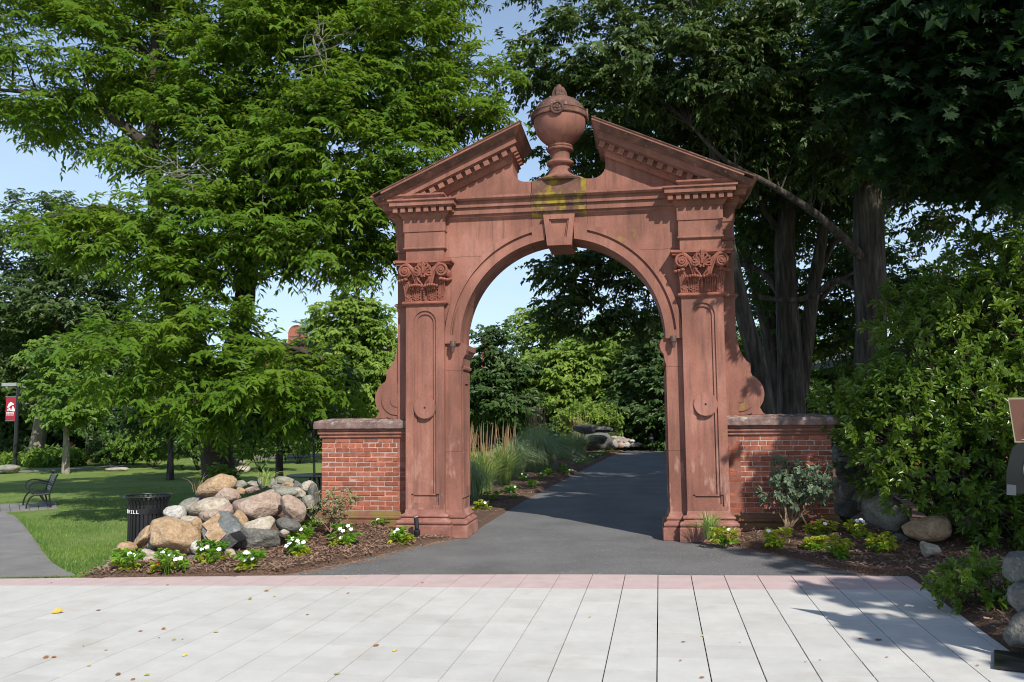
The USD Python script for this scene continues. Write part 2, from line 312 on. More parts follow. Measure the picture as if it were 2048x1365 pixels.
ramp_mat('slate_roof', [(.3, (.12, .12, .13)), (.7, (.20, .20, .21))], 3, 5, .8, .3, 20)
plain('window_glass', (.03, .035, .04), .12, 0.0, .7); plain('frame_white', (.6, .6, .57), .5)
ramp_mat('far_brick', [(.3, (.28, .095, .062)), (.7, (.36, .14, .095))], 3, 5, .9, .2, 30)
ramp_mat('fallen_brown', [(.3, (.16, .07, .03)), (.7, (.26, .12, .05))], 60, 3, .8, .3, 90)
ramp_mat('fallen_yellow', [(.3, (.38, .27, .04)), (.7, (.50, .38, .08))], 60, 3, .7, .3, 90)
ramp_mat('fallen_green', [(.3, (.20, .22, .03)), (.7, (.30, .30, .05))], 60, 3, .7, .3, 90)

# ================================================================== THE ARCH
AR = math.radians(8.5)
_g = gnd(1119, 1077)
AO = np.array([_g[0] + .07 * math.cos(AR), _g[1] - .07 * math.sin(AR), 0.0])   # middle of the opening, front plane of the wall
def arch_world(x, y, z):
    return AO + np.array([x * math.cos(AR) + y * math.sin(AR), -x * math.sin(AR) + y * math.cos(AR), z])
arch = thing('stone_arch', 'tall reddish brownstone archway with a broken pediment and urn, standing over the asphalt path', 'archway', AO, -AR)
RO, RI, ZC, TH = 1.705, 1.47, 2.80, 0.60
opening = unary_union([sbox(-RI, -1, RI, ZC), Point(0, ZC).buffer(RI, 48)])
wall = sbox(-1.75, 0, 1.75, 4.62).difference(opening)
core = part(arch, 'wall', MB().add(ext(wall.buffer(-.02, join_style=2), .02, TH - .02)), 'mortar', label='spandrel wall and jambs round the arched opening')
cuts = unary_union([sbox(s * .412 - .002, 4.2, s * .412 + .002, 5) for s in (-1, 1)] + [sbox(min(s * a, s * 1.8), z - .002, max(s * a, s * 1.8), z + .002) for s in (-1, 1) for a, z in ((.95, 4.06), (1.2, 3.36), (1.3, 2.385), (1.3, 1.22))])
for g in wall.difference(cuts).geoms: part(core, 'stone', ext(g, 0, TH), 'brownstone')
rngA = np.random.default_rng(5)
for s in (-1, 1):
    part(arch, 'outer_pier', MB().box(*sorted((s * 1.751, s * 2.45)), .10, TH - .01, 0, 4.62), 'brownstone')
# archivolt, one moulded ring on each side of the keystone
for s in (-1, 1):
    ring = Point(0, ZC).buffer(RO, 48).difference(Point(0, ZC).buffer(RI, 48)).intersection(sbox(.21, ZC - .02, 3, 6))
    groove = Point(0, ZC).buffer(1.625, 48).difference(Point(0, ZC).buffer(1.592, 48)).intersection(sbox(.40, ZC + .10, 3, 6))
    groove2 = Point(0, ZC).buffer(1.592, 48).difference(Point(0, ZC).buffer(1.575, 48)).intersection(sbox(.40, ZC + .10, 3, 6))
    mb = MB().ext(ring, -.004, .0).add(ext(ring.difference(groove), -.03, -.004)).add(ext(ring.difference(groove).difference(groove2), -.045, -.03))
    part(arch, 'archivolt', mb.get() if s > 0 else mirror(mb), 'brownstone')
# keystone with a sunk panel
ks = Polygon([(-.175, 4.16), (.175, 4.16), (.228, 4.615), (-.228, 4.615)])
kp = Polygon([(-.105, 4.27), (.105, 4.27), (.145, 4.545), (-.145, 4.545)]); kq = Polygon([(-.085, 4.29), (.085, 4.29), (.12, 4.525), (-.12, 4.525)])
k = part(arch, 'keystone', MB().ext(ks, -.04, TH + .03).add(ext(ks.difference(kq), -.065, -.04)).add(ext(ks.difference(kp), -.09, -.065)), 'brownstone')
# architrave across the middle
aprof = [(0, 4.60), (.03, 4.622), (.05, 4.632), (.05, 4.662), (.085, 4.672), (.085, 4.762), (.12, 4.768), (.12, 4.852), (.16, 4.860), (.19, 4.882), (.19, 4.915), (0, 4.93)]
def along_x(poly_yz, x0, x1):
    v, f = ext(poly_yz, x0, x1); return np.c_[v[:, 1], v[:, 0], v[:, 2]], f[:, ::-1]
for s in (-1, 1):
    part(arch, 'architrave', along_x(Polygon([(-o, z) for o, z in aprof] + [(TH + .1, 4.93), (TH + .1, 4.60)]), *sorted((s * .404, s * 1.69))), 'brownstone')
part(arch, 'architrave_block', along_x(Polygon([(-o - .004, z) for o, z in aprof] + [(TH + .104, 4.93), (TH + .104, 4.60)]), -.40, .40), 'lichen_stone', label='middle architrave stone stained with yellow lichen')
# capital
def make_capital(holder, cx):
    yf = -.10
    cap = part(holder, 'capital', MB().add((np.array([(cx + a * h, b, z) for z, h, b0 in ((3.405, .285, -.105), (3.6, .285, -.11), (3.8, .30, -.13), (3.94, .33, -.15)) for a, b in ((-1, b0), (1, b0), (1, .11), (-1, .11))]),
               np.array([(r * 4 + q, r * 4 + (q + 1) % 4, r * 4 + 4 + (q + 1) % 4, r * 4 + 4 + q) for r in range(3) for q in range(4)]))), 'carved_stone', label=None)
    neck = MB().add(rlathe(cx - .285, cx + .285, -.10, .1, [(0, 3.335), (.018, 3.345)] + torus_prof(.02, 3.35, 3.405, 6, 1.1) + [(0, 3.41)]))
    part(cap, 'neck_moulding', neck, 'carved_stone')
    def aba(h, d): return Polygon([(cx - h, .12)] + [(cx + t * h, -(d - .06 * (1 - abs(t) ** 2.0))) for t in np.linspace(-1, 1, 15)] + [(cx + h, .12)])
    ab = MB().add(extz(aba(.40, .225), 3.925, 3.945)).add(extz(aba(.41, .24), 3.945, 3.96)).add(extz(aba(.425, .26), 3.96, 3.985)).add(extz(aba(.415, .25), 3.985, 3.995))
    part(cap, 'abacus', ab, 'carved_stone')
    for s in (-1, 1):
        vol = MB(); c0 = np.array([cx + s * .268, 0, 3.838])
        th = np.linspace(0, 2.35 * 2 * PI, 64); r = .098 * np.exp(-th * .115)
        a0 = PI / 2
        P = np.c_[c0[0] + s * r * np.cos(a0 - th) * 1.0, -.205 - .035 * (1 - r / .098), c0[2] + r * np.sin(a0 - th)]
        vol.tube(P, np.linspace(.020, .010, 64), 6); vol.ball((c0[0], -.235, c0[2]), (.018, .018, .018), 1)
        vol.add(ydisc(c0[0], c0[2], .095, -.205, -.10, 24))
        for off, rr in ((0, .028), (.035, .016), (-.035, .016)):
            st = spath([(cx + s * (.085 + off * .6), -.13, 3.56), (cx + s * (.095 + off), -.165, 3.70), (cx + s * (.15 + off), -.195, 3.84), (cx + s * (.225 + off * .3), -.205, 3.925 + off * .1), (c0[0], -.205, 3.936)], 5)
            vol.tube(st, rr, 6)
        for q in range(3): vol.ball((cx + s * (.265 + .045 * q), -.20 + .015 * q, 3.715 - .008 * q), (.036, .04, .026), 1)
        vol.ball((cx + s * .345, -.06, 3.80), (.04, .12, .075), 1); vol.ball((cx + s * .365, -.02, 3.73), (.03, .07, .03), 1)
        part(cap, 'volute', vol, 'carved_stone')
        # curled acanthus leaf on each side of the middle
        ac = MB()
        for q in range(6):
            t = (q - 2.5) / 2.5; ac.ball((cx + s * .115 + t * .085, -.205 + .02 * abs(t), 3.628 - .012 * t * t), (.022, .042, .026), 1)
        for q in range(5):
            t = (q - 2) / 2; ac.tube(spath([(cx + s * .115 + t * .055, -.108, 3.41), (cx + s * .115 + t * .062, -.128, 3.52), (cx + s * .115 + t * .07, -.175, 3.625)], 3), [.011] * 6 + [.014], 5)
        for q in range(4):
            for d in (-1, 1): ac.tube(spath([(cx + s * .115 + d * .012, -.118, 3.42 + q * .035), (cx + s * .115 + d * .04, -.128, 3.445 + q * .038), (cx + s * .115 + d * .06, -.122, 3.44 + q * .036)], 3), [.010, .010, .009, .008, .007, .006, .004], 5)
        part(cap, 'acanthus_leaf', ac, 'carved_stone')
        ac = MB()
        for q in range(4):
            t = q / 3.
            ac.tube(spath([(cx + s * (.205 + .075 * t), -.108, 3.41), (cx + s * (.215 + .075 * t), -.125, 3.54), (cx + s * (.235 + .08 * t), -.15 - .02 * t, 3.66 + .02 * t), (cx + s * (.27 + .08 * t), -.18, 3.69)], 3), np.linspace(.014, .009, 10), 5)
            for d in (-1, 1): ac.tube(spath([(cx + s * .235, -.118, 3.44 + q * .055), (cx + s * (.235 + d * .035), -.13, 3.475 + q * .055), (cx + s * (.235 + d * .052), -.12, 3.465 + q * .055)], 3), [.010, .010, .009, .008, .007, .006, .004], 5)
        part(cap, 'acanthus_leaf', ac, 'carved_stone')
    pal = MB()
    for q in range(9):
        a = math.radians((q - 4) * 24); L = .165 - .045 * abs(q - 4) / 4
        d = np.array([math.sin(a), 0, math.cos(a)]); e = np.array([math.cos(a), 0, -math.sin(a)]); o = np.array([cx, -.20, 3.80])
        w = .024
        lp = [o + d * .02, o + d * L * .6 - e * w + [0, -.02, 0], o + d * L * .95 - e * w * .6 + [0, -.02, 0], o + d * L * 1.02 + [0, -.01, 0], o + d * L * .95 + e * w * .6 + [0, -.02, 0], o + d * L * .6 + e * w + [0, -.02, 0], o + d * .02]
        pal.tube(spath(lp, 3), .0095, 5)
    pal.add(ydisc(cx, 3.86, .115, -.19, -.13, 20)); pal.tube([(cx, -.215, 3.80), (cx, -.235, 3.97), (cx, -.23, 4.0)], [.012, .014, .006], 6)
    part(cap, 'palmette', pal, 'carved_stone')
    ht = MB()
    for s in (-1, 1):
        ht.tube(spath([(cx, -.165, 3.60), (cx + s * .035, -.185, 3.66), (cx + s * .082, -.20, 3.715), (cx + s * .085, -.205, 3.765), (cx + s * .045, -.21, 3.785), (cx + s * .018, -.21, 3.765), (cx + s * .03, -.21, 3.745)], 5), .013, 6)
        ht.tube(spath([(cx, -.165, 3.615), (cx + s * .05, -.175, 3.63), (cx + s * .065, -.17, 3.65)], 4), .013, 6)
    ht.tube([(cx, -.12, 3.41), (cx, -.14, 3.52), (cx, -.17, 3.62)], [.016, .013, .012], 6)
    for z in np.linspace(3.43, 3.59, 7): ht.ball((cx, -.135 - (z - 3.43) * .15, z), (.02, .014, .010), 1)
    part(cap, 'heart_scroll', ht, 'carved_stone')
# pilasters
for s in (-1, 1):
    cx = s * 1.985
    outer = unary_union([sbox(cx - .165, .60, cx + .165, 3.10), Point(cx, 3.10).buffer(.165, 12), sbox(cx - .205, .46, cx + .205, .62)])
    inner = unary_union([sbox(cx - .125, .62, cx + .125, 3.09), Point(cx, 3.09).buffer(.125, 12), sbox(cx - .175, .49, cx + .175, .60)])
    face = sbox(cx - .285, .33, cx + .285, 3.35)
    p = part(arch, 'pilaster', MB().box(cx - .285, cx + .285, -.058, .3, 0, 3.36).add(ext(face.difference(inner), -.079, -.058)).add(ext(face.difference(outer), -.10, -.079)), 'brownstone')
    part(p, 'roundel', MB().add(ydisc(cx, 1.85, .165, -.112, -.05, 36)).add(ext(Point(cx, 1.85).buffer(.155, 12).difference(Point(cx, 1.85).buffer(.016, 4)), -.122, -.112)), 'brownstone')
    part(p, 'roundel_hole', MB().add(ydisc(cx, 1.85, .0158, -.1225, -.118, 12)), 'black_plastic')  # black disc paints the darkness inside the small hole
    part(p, 'base', MB().add(rlathe(cx - .285, cx + .285, -.10, .35, [(.115, 0.0), (.115, .175), (.105, .185), (.105, .19)] + torus_prof(.075, .19, .262, 6) + [(.06, .265), (.045, .285)] + torus_prof(.045, .29, .335, 6) + [(.012, .345), (.001, .40)])), 'base_stone')
    make_capital(arch, cx)
    prof = [(0, 3.99), (0, 4.165), (.02, 4.17)] + torus_prof(.02, 4.175, 4.205, 4) + [(.018, 4.21), (.018, 4.43), (.032, 4.436), (.032, 4.628), (.045, 4.634), (.06, 4.66), (.085, 4.69), (.085, 4.70), (.10, 4.702), (.10, 4.775), (.17, 4.778), (.17, 4.79), (.20, 4.792), (.20, 4.855), (.225, 4.862), (.225, 4.885), (0, 4.90)]
    eb = part(arch, 'entablature_block', MB().add(rlathe(cx - .285, cx + .285, -.10, .55, prof)), 'brownstone')
    n = 8
    for q in range(n):
        x = cx - .285 - .155 + (.57 + .31 - .068) * q / (n - 1)
        part(eb, 'dentil', MB().box(x, x + .068, -.262, -.19, 4.704, 4.7745), 'brownstone')
    for e in (-1, 1):
        for q in range(3):
            y = -.155 + .118 * q; xs = sorted((cx + e * (.285 + .092), cx + e * (.285 + .160)))
            part(eb, 'dentil', MB().box(*xs, y, y + .066, 4.704, 4.7745), 'brownstone')
    # stepped-back outer strip with its own cornice
    xo = sorted((s * 2.0, s * 2.45))
    prof2 = [(0, 3.30), (.012, 3.335)] + torus_prof(.02, 3.35, 3.40, 5) + [(0, 3.41), (0, 4.165), (.02, 4.17), (.035, 4.19), (.018, 4.21), (.018, 4.43), (.032, 4.436), (.032, 4.628), (.06, 4.66), (.085, 4.69), (.085, 4.70), (.10, 4.702), (.10, 4.775), (.18, 4.778), (.19, 4.855), (.26, 4.87), (.30, 4.93), (.33, 4.96), (.33, 4.985), (0, 5.02)]
    ob = part(arch, 'outer_cornice', MB().add(rlathe(xo[0], xo[1], .101, TH - .02, prof2)), 'brownstone')
    for q in range(3):
        y = .10 + .15 * q; part(ob, 'dentil', MB().box(*sorted((s * 2.541, s * 2.61)), y, y + .07, 4.704, 4.7745), 'brownstone')
    # tympanum with the concave inner edge
    bed = lambda u: 5.49 - (u - .66) * .4455
    arc = [(.68 - .19 * math.cos(a), 5.34 - .19 * math.sin(a)) for a in np.linspace(PI / 2, 0, 7)]
    arc = [(.49 + .19 * math.sin(a), 5.34 - .19 * math.cos(a)) for a in np.linspace(0, PI / 2, 7)]
    ty = Polygon([(.402, 4.93)] + [(.402, 5.15)] + arc + [(.69, bed(.69) + .08), (2.1, bed(2.1) + .08), (2.1, 4.93)])
    v = ext(ty, .03, TH - .05)
    part(arch, 'tympanum', v if s > 0 else mirror(v), 'brownstone')
    # raking cornice, built level along x and tilted
    SL = math.atan(.4455); c, q = math.cos(SL), math.sin(SL)
    rp = [(0, -.03), (.02, -.02), (.045, .0), (.045, .02), (.06, .03), (.06, .04), (.09, .042), (.09, .125), (.165, .128), (.165, .14), (.20, .142), (.20, .205), (.215, .212), (.215, .225), (.25, .235), (.29, .26), (.335, .30), (.36, .305), (.36, .335), (0, .36)]
    Ls = 2.45
    vv, ff = rlathe(0, Ls, 0, TH, rp)
    org = np.array([.66 + .05, 0, 5.49 - .02])                # inner end of the bed mould
    def tilt(v): return np.c_[org[0] + v[:, 0] * c + v[:, 2] * q * 1.0, v[:, 1], org[2] - v[:, 0] * q + v[:, 2] * c]
    tm = trimesh.Trimesh(tilt(vv), ff, process=True); tm.fix_normals()
    lo = trimesh.intersections.slice_mesh_plane(tm, (0, 0, 1), (0, 0, 4.905), cap=True, engine='earcut')
    lo = trimesh.intersections.slice_mesh_plane(lo, (-1, 0, 0), (2.58, 0, 0), cap=True, engine='earcut')
    m = MB().add(lo).get()
    rk = part(arch, 'raking_cornice', m if s > 0 else mirror(m), 'brownstone')
    roof = np.array([(x, y, z) for z in (.336, .352) for y in (-.372, TH + .372) for x in (-.372, 2.04)]); m = MB().add(tilt(roof), BF).get()
    part(rk, 'roof_slab', m if s > 0 else mirror(m), 'weathered_stone', label='blackened top slab of the cornice')
    cy = np.array([(x, y, z) for (y, z) in ((-.232, .229), (-.252, .2365), (-.292, .2615), (-.337, .3005)) for x in (-.22, 2.03)]); cy[:, 1] -= .002
    cf = np.array([(0, 1, 3, 2), (2, 3, 5, 4), (4, 5, 7, 6)]); m = MB().add(tilt(cy), cf).get()
    part(rk, 'cyma_moulding', m if s > 0 else mirror(m), 'weathered_stone', label='darkened upper moulding of the cornice')
    for k in range(14):
        x0 = -.155 + k * .148
        m = MB().add(tilt(np.array([(x, y, z) for z in (.045, .1245) for y in (-.158, -.08) for x in (x0, x0 + .085)])), BF).get()
        part(rk, 'dentil', m if s > 0 else mirror(m), 'brownstone')
    for k in range(4):
        y0 = -.02 + k * .165
        m = MB().add(tilt(np.array([(x, y, z) for z in (.045, .1245) for y in (y0, y0 + .085) for x in (-.158, -.08)])), BF).get()
        part(rk, 'dentil', m if s > 0 else mirror(m), 'brownstone')
    # scroll bracket resting on the wing wall
    sc = unary_union([Polygon([(2.2, 1.70), (2.2, 3.30), (2.45, 3.30), (2.452, 3.0), (2.462, 2.8), (2.485, 2.65), (2.53, 2.53), (2.58, 2.455), (2.635, 2.41), (2.635, 2.29), (2.66, 2.23), (2.64, 2.0), (2.5, 1.70)]), Point(2.515, 1.99).buffer(.292, 20), Polygon([(2.62, 1.70), (2.82, 1.70), (2.78, 1.73), (2.72, 1.84)])])
    m = ext(sc, .13, TH - .06)
    sb = part(arch, 'scroll_bracket', m if s > 0 else mirror(m), 'brownstone', label=None)
    m = MB().add(ext(Polygon([(2.28, 1.75), (2.28, 2.95), (2.30, 2.72), (2.36, 2.56), (2.44, 2.46), (2.455, 2.2), (2.455, 1.75)]), .118, .13)).get()
    part(sb, 'inner_scroll', m if s > 0 else mirror(m), 'brownstone')
    m = MB().add(ydisc(2.47, 1.985, .235, .115, .13, 36)).add(ext(Point(2.47, 1.965).buffer(.095, 10), .105, .115)).get()
    part(sb, 'scroll_eye', m if s > 0 else mirror(m), 'brownstone')
    # impost and base of the jamb
    xi = sorted((s * 1.47, s * 1.70))
    ip = part(arch, 'impost', MB().add(rlathe(xi[0] + (.0 if s > 0 else 0), xi[1], .16, TH, [(.0, 2.40), (.025, 2.41), (.03, 2.44), (.012, 2.46), (.012, 2.58), (.03, 2.60), (.06, 2.64), (.06, 2.66), (.085, 2.68), (.085, 2.76), (0, 2.79)])), 'brownstone')
    cs = Polygon([(1.47, 2.42), (1.455, 2.46), (1.44, 2.56), (1.40, 2.62), (1.385, 2.70), (1.41, 2.77), (1.47, 2.80)])
    m = ext(cs, .0, .159); part(ip, 'scroll_end', m if s > 0 else mirror(m), 'brownstone')
    pn = sbox(.20, .70, .44, 2.20)
    m = MB().add(ext(sbox(.06, .55, .54, 2.33).difference(pn), 1.452, 1.4695)).get()
    m = (np.c_[m[0][:, 1], m[0][:, 0], m[0][:, 2]], m[1][:, ::-1]); part(arch, 'jamb_panel', m if s > 0 else mirror(m), 'brownstone')
    part(arch, 'jamb_base', MB().add(rlathe(xi[0], xi[1], .0, TH, [(.10, 0), (.10, .165), (.09, .17)] + torus_prof(.06, .175, .24, 6) + [(.045, .26)] + torus_prof(.03, .265, .31, 6) + [(.001, .38)])), 'base_stone')
# pedestal and urn
part(arch, 'pedestal', MB().box(-.40, .40, .012, .58, 4.931, 5.152), 'lichen_stone', label='block under the urn blotched with yellow lichen')
uc = (0, .30, 0)
sph = [(.39 * math.sin(a), 6.115 - .39 * math.cos(a)) for a in np.linspace(.50, PI / 2 + .12, 14)]
urn = part(arch, 'urn', MB().add(lathe([(.34, 5.153), (.35, 5.18), (.345, 5.215), (.30, 5.235), (.235, 5.26), (.19, 5.30), (.16, 5.36), (.15, 5.42)] + torus_prof(.16, 5.43, 5.51, 7, 1.2) + [(.145, 5.53), (.14, 5.60), (.155, 5.655)] + torus_prof(.18, 5.66, 5.70, 5) + torus_prof(.17, 5.705, 5.745, 5) + [(.17, 5.755)] + sph, 40, uc)), 'brownstone', smooth=35)
dome = [(.39 * math.cos(a), 6.20 + .30 * math.sin(a)) for a in np.linspace(.18, 1.36, 12)]
part(urn, 'dome', MB().add(lathe([(.38, 6.15)] + dome + [(.06, 6.50)], 40, uc)), 'weathered_stone', smooth=35, label='dark weathered domed lid of the urn')
part(urn, 'band', MB().add(lathe([(.36, 6.14), (.415, 6.15), (.42, 6.165), (.41, 6.175), (.41, 6.225), (.42, 6.235), (.41, 6.25), (.36, 6.26)], 40, uc)), 'weathered_stone', smooth=30)
part(urn, 'base_torus', MB().add(lathe([(.2, 5.1535), (.375, 5.154), (.39, 5.18), (.375, 5.205), (.2, 5.21)], 40, uc)), 'lichen_stone', smooth=30)
for a in (-PI / 2, 0, PI):
    ro = MB(); th = np.linspace(0, 2 * PI, 21)
    ro.tube(np.c_[.082 * np.cos(th), np.full(21, -.415), 6.195 + .082 * np.sin(th)], .018, 6); ro.add(ydisc(0, 6.195, .08, -.41, -.33, 24)); ro.ball((0, -.42, 6.195), (.022, .02, .022), 1)
    for k in range(5):
        t = k * 2 * PI / 5 + .3; ro.ball((.04 * math.cos(t), -.415, 6.195 + .04 * math.sin(t)), (.024, .014, .024), 1)
    part(urn, 'rosette', ro.moved(uc, a + PI / 2), 'weathered_stone')
fb = MB().add(lathe([(.105, 6.49), (.10, 6.52), (.085, 6.56), (.088, 6.60), (.06, 6.65), (.03, 6.675), (.028, 6.69), (.01, 6.705)], 14, uc))
for k in range(7):
    t = k * 2 * PI / 7; fb.tube([(.105 * math.cos(t), .30 + .105 * math.sin(t), 6.49), (.09 * math.cos(t), .3 + .09 * math.sin(t), 6.57), (.06 * math.cos(t), .3 + .06 * math.sin(t), 6.655)], [.022, .02, .008], 5)
part(urn, 'finial', fb, 'weathered_stone')
# little lights on the piers
for s, side in ((-1, 'left'), (1, 'right')):
    p = arch_world(s * 1.575, -.005, 2.74)
    t = thing('wall_light', 'small bronze downlight on the %s jamb of the arch at the springing' % side, 'light fixture', p, -AR)
    part(t, 'housing', MB().add(lathe([(.01, .075), (.04, .07), (.044, .03), (.044, -.01), (.036, -.02)], 14, (0, -.075, 0))), 'bronze_metal')
    part(t, 'lens', MB().add(lathe([(.034, -.021), (.026, -.07), (.02, -.095)], 12, (0, -.075, 0))), 'bronze_metal')
    part(t, 'bracket', MB().box(-.014, .014, -.05, .0, .0, .04), 'bronze_metal')

# ================================================================== WING WALLS
def wing(x0, x1, side):
    w = thing('brick_wall', 'low red brick wall with lichened stone coping on the %s side of the arch' % side, 'wall', AO, -AR)
    y0, y1 = .10, .52; rg = np.random.default_rng(3 if side == 'left' else 4)
    part(w, 'core', MB().box(x0 + .006, x1 - .006, y0 + .005, y1 - .006, 0, 1.42), 'mortar')
    n, H = 15, (1.415 - .355) / 15
    left_end = side == 'left'
    for r in range(n):
        z0 = .355 + r * H; x = x0; first = True
        off = (r % 2) * .11
        while x < x1 - .02:
            L = .105 if r == 13 else .218
            if first: L = max(L - off, .1)
            first = False
            L *= 1 + rg.uniform(-.02, .02); e = min(x + L, x1)
            if e > x1 - .03: e = x1
            j = .0045; pr = rg.uniform(-.003, .004)
            v, f = cbx(x + j, e - j, y0 - pr, y0 + .095, z0 + j, z0 + H - j, .006)
            v = v + rg.normal(0, .0016, v.shape)
            part(w, 'brick', (v, f), 'brick'); x = e
        xe = x0 if left_end else x1                      # the free end of the wall
        y = y0 + .10
        while y < y1 - .02:
            L = .21 if (r % 2) else .105
            e = min(y + L, y1); v, f = cbx(*sorted((xe, xe + (.09 if left_end else -.09))), y + .0045, e - .0045, z0 + .0045, z0 + H - .0045, .006)
            part(w, 'brick', (v, f), 'brick'); y = e
    part(w, 'string_course', MB().add(rlathe(x0, x1, y0, y1, [(0, 1.412), (.012, 1.416)] + torus_prof(.012, 1.42, 1.455, 6) + [(.018, 1.46)] + torus_prof(.024, 1.465, 1.515, 6) + [(.035, 1.52), (.04, 1.549), (0, 1.55)])), 'brownstone')
    v, f = rlathe(x0, x1, y0, y1, [(.085, 1.551), (.098, 1.56), (.10, 1.65), (.09, 1.662), (.0, 1.69), (-.1, 1.705)])
    tm = trimesh.Trimesh(v, f).subdivide().subdivide().subdivide().subdivide(); vv = np.array(tm.vertices)
    vv += (meshkit.fbm(vv * 14 + 3, 3)[:, None] - .5) * .016 * (np.abs(vv[:, 2:] - 1.551) > .003)
    part(w, 'coping', (vv, np.array(tm.faces)), 'capstone', smooth=40)
    part(w, 'plinth', MB().add(rlathe(x0, x1, y0, y1, [(.12, 0), (.12, .145), (.11, .15)] + [(.10, .155), (.10, .225)] + torus_prof(.05, .235, .29, 6) + [(.05, .30), (.035, .335), (.0, .354)])), 'mossy_stone', label='moss-stained stone plinth')
wing(-3.62, -2.285, 'left'); wing(2.285, 3.67, 'right')

# ================================================================== GROUND
def grid_axis(lo, hi, fine0, fine1, step):
    out = list(np.arange(fine0, fine1 + 1e-6, step)); s = step; x = fine1
    while x < hi: s *= 1.35; x = min(x + s, hi); out.append(x)
    s = step; x = fine0
    while x > lo: s *= 1.35; x = max(x - s, lo); out.insert(0, x)
    return np.array(out)
gx, gy = grid_axis(-400, 400, -30, 20, .5), grid_axis(-60, 500, 2, 55, .5)
X, Y = np.meshgrid(gx, gy); Zg = gz(X, Y) + (meshkit.fbm(np.stack([X * .5, Y * .5, X * 0], -1), 3) - .5) * .06 * (Y > 9.5) * (X < -4)
V = np.stack([X, Y, Zg], -1).reshape(-1, 3); nx = len(gx)
q = (np.arange(len(gy) - 1)[:, None] * nx + np.arange(nx - 1)[None]).ravel()
single('lawn', (V, np.stack([q, q + 1, q + nx + 1, q + nx], 1)), 'lawn', kind='structure', smooth=True)

def sheet(poly, z, step=None, bumpy=0.0):
    return extz(poly, z - .03, z)
def gpoly(pts, z=0.0): return Polygon([tuple(gnd(x, y, z)[:2]) for x, y in pts])
# --- paving: slabs laid in a gentle fan
edge_px = [(-120, 1160), (0, 1158), (300, 1154.5), (560, 1151.5), (800, 1149.5), (1050, 1149), (1316, 1150), (1580, 1151.5), (1815, 1152.5)]
edge = [gnd(x, y)[:2] for x, y in edge_px]
side_px = [(1815, 1152.5), (1945, 1248), (2060, 1332)]
side = [gnd(x, y)[:2] for x, y in side_px]; sd = side[2] - side[0]; sd /= np.linalg.norm(sd)
paved = Polygon([tuple(e) for e in edge] + [tuple(side[0] + sd * 16)] + [(-12, -6), (-14, edge[0][1])])
view = Polygon([(-9, 9.5), (-5.5, 3.9), (5.2, 3.9), (6.2, 9.5)])
eline = LineString([tuple(e) for e in edge])
band = Polygon([tuple(e) for e in edge] + [tuple(gnd(x, y)[:2]) for x, y in [(1880, 1179.5), (1500, 1179.5), (1316, 1179), (1050, 1177), (700, 1172.8), (350, 1171.8), (0, 1172), (-120, 1172.5)]])
pavement = thing('pavement', None, None, (0, 0, 0), kind='structure')
part(pavement, 'bedding', MB().add(extz(paved, -.10, -.014)), 'joint_sand')
part(pavement, 'far_paving', MB().add(extz(paved.difference(view), -.013, -.001)), 'tile', label='paving beyond the slabs that can be told apart', kind='stuff')
S = .3475
P0 = gnd(1316, 1150)[:2]; lines = {0: P0}; ang = {}
def fan(i): return math.radians(9.9 + 5.0 * float(sstep(-2, -26, i)))
for i in range(1, 14): a = fan(i); lines[i] = lines[i - 1] + S * np.array([math.cos(a * .62), -math.sin(a * .62)])
for i in range(-1, -30, -1): a = fan(i); lines[i] = lines[i + 1] - S * np.array([math.cos(a), -math.sin(a)]) * 1.0
slabs = []
rt_ = np.random.default_rng(9)
for i in range(-29, 13):
    for kk in range(-9, 16):
        def cn(j, m):
            a = fan(j); return lines[j] - m * S * np.array([math.sin(a), math.cos(a)])
        gL = .0045 if i > -3 else .0038; gC = .005 if i > -8 else .0022
        quad = np.array([cn(i, kk), cn(i + 1, kk), cn(i + 1, kk + 1), cn(i, kk + 1)])
        ctr = quad.mean(0); ex = quad[1] - quad[0]; ex /= np.linalg.norm(ex); ey = quad[0] - quad[3]; ey /= np.linalg.norm(ey)
        quad = quad + np.array([ex * gL - ey * gC, -ex * gL - ey * gC, -ex * gL + ey * gC, ex * gL + ey * gC])
        T = Polygon(quad)
        if not T.intersects(view): continue
        for zone, mat in ((band, 'pink_tile'), (paved.difference(band), 'tile')):
            z = T.intersection(zone).intersection(view)
            for g in getattr(z, 'geoms', [z]):
                if g.geom_type == 'Polygon' and g.area > .004: slabs.append((math.hypot(*ctr) ** 2 / max(g.area, .01), g, mat))
slabs.sort(key=lambda t: t[0])
rest = {'tile': MB(), 'pink_tile': MB()}
for n, (w, g, mat) in enumerate(slabs):
    h = rt_.uniform(-.0015, .0015)
    m = extz(g.simplify(.0005), -.05, h)
    if n < 300: part(pavement, 'tile', m, mat)
    else: rest[mat].add(m)
for mat, mb in rest.items():
    if mb.n: part(pavement, 'tile', mb, mat, kind='stuff', label='farther paving slabs, %s' % ('pink border' if mat == 'pink_tile' else 'pale grey'))

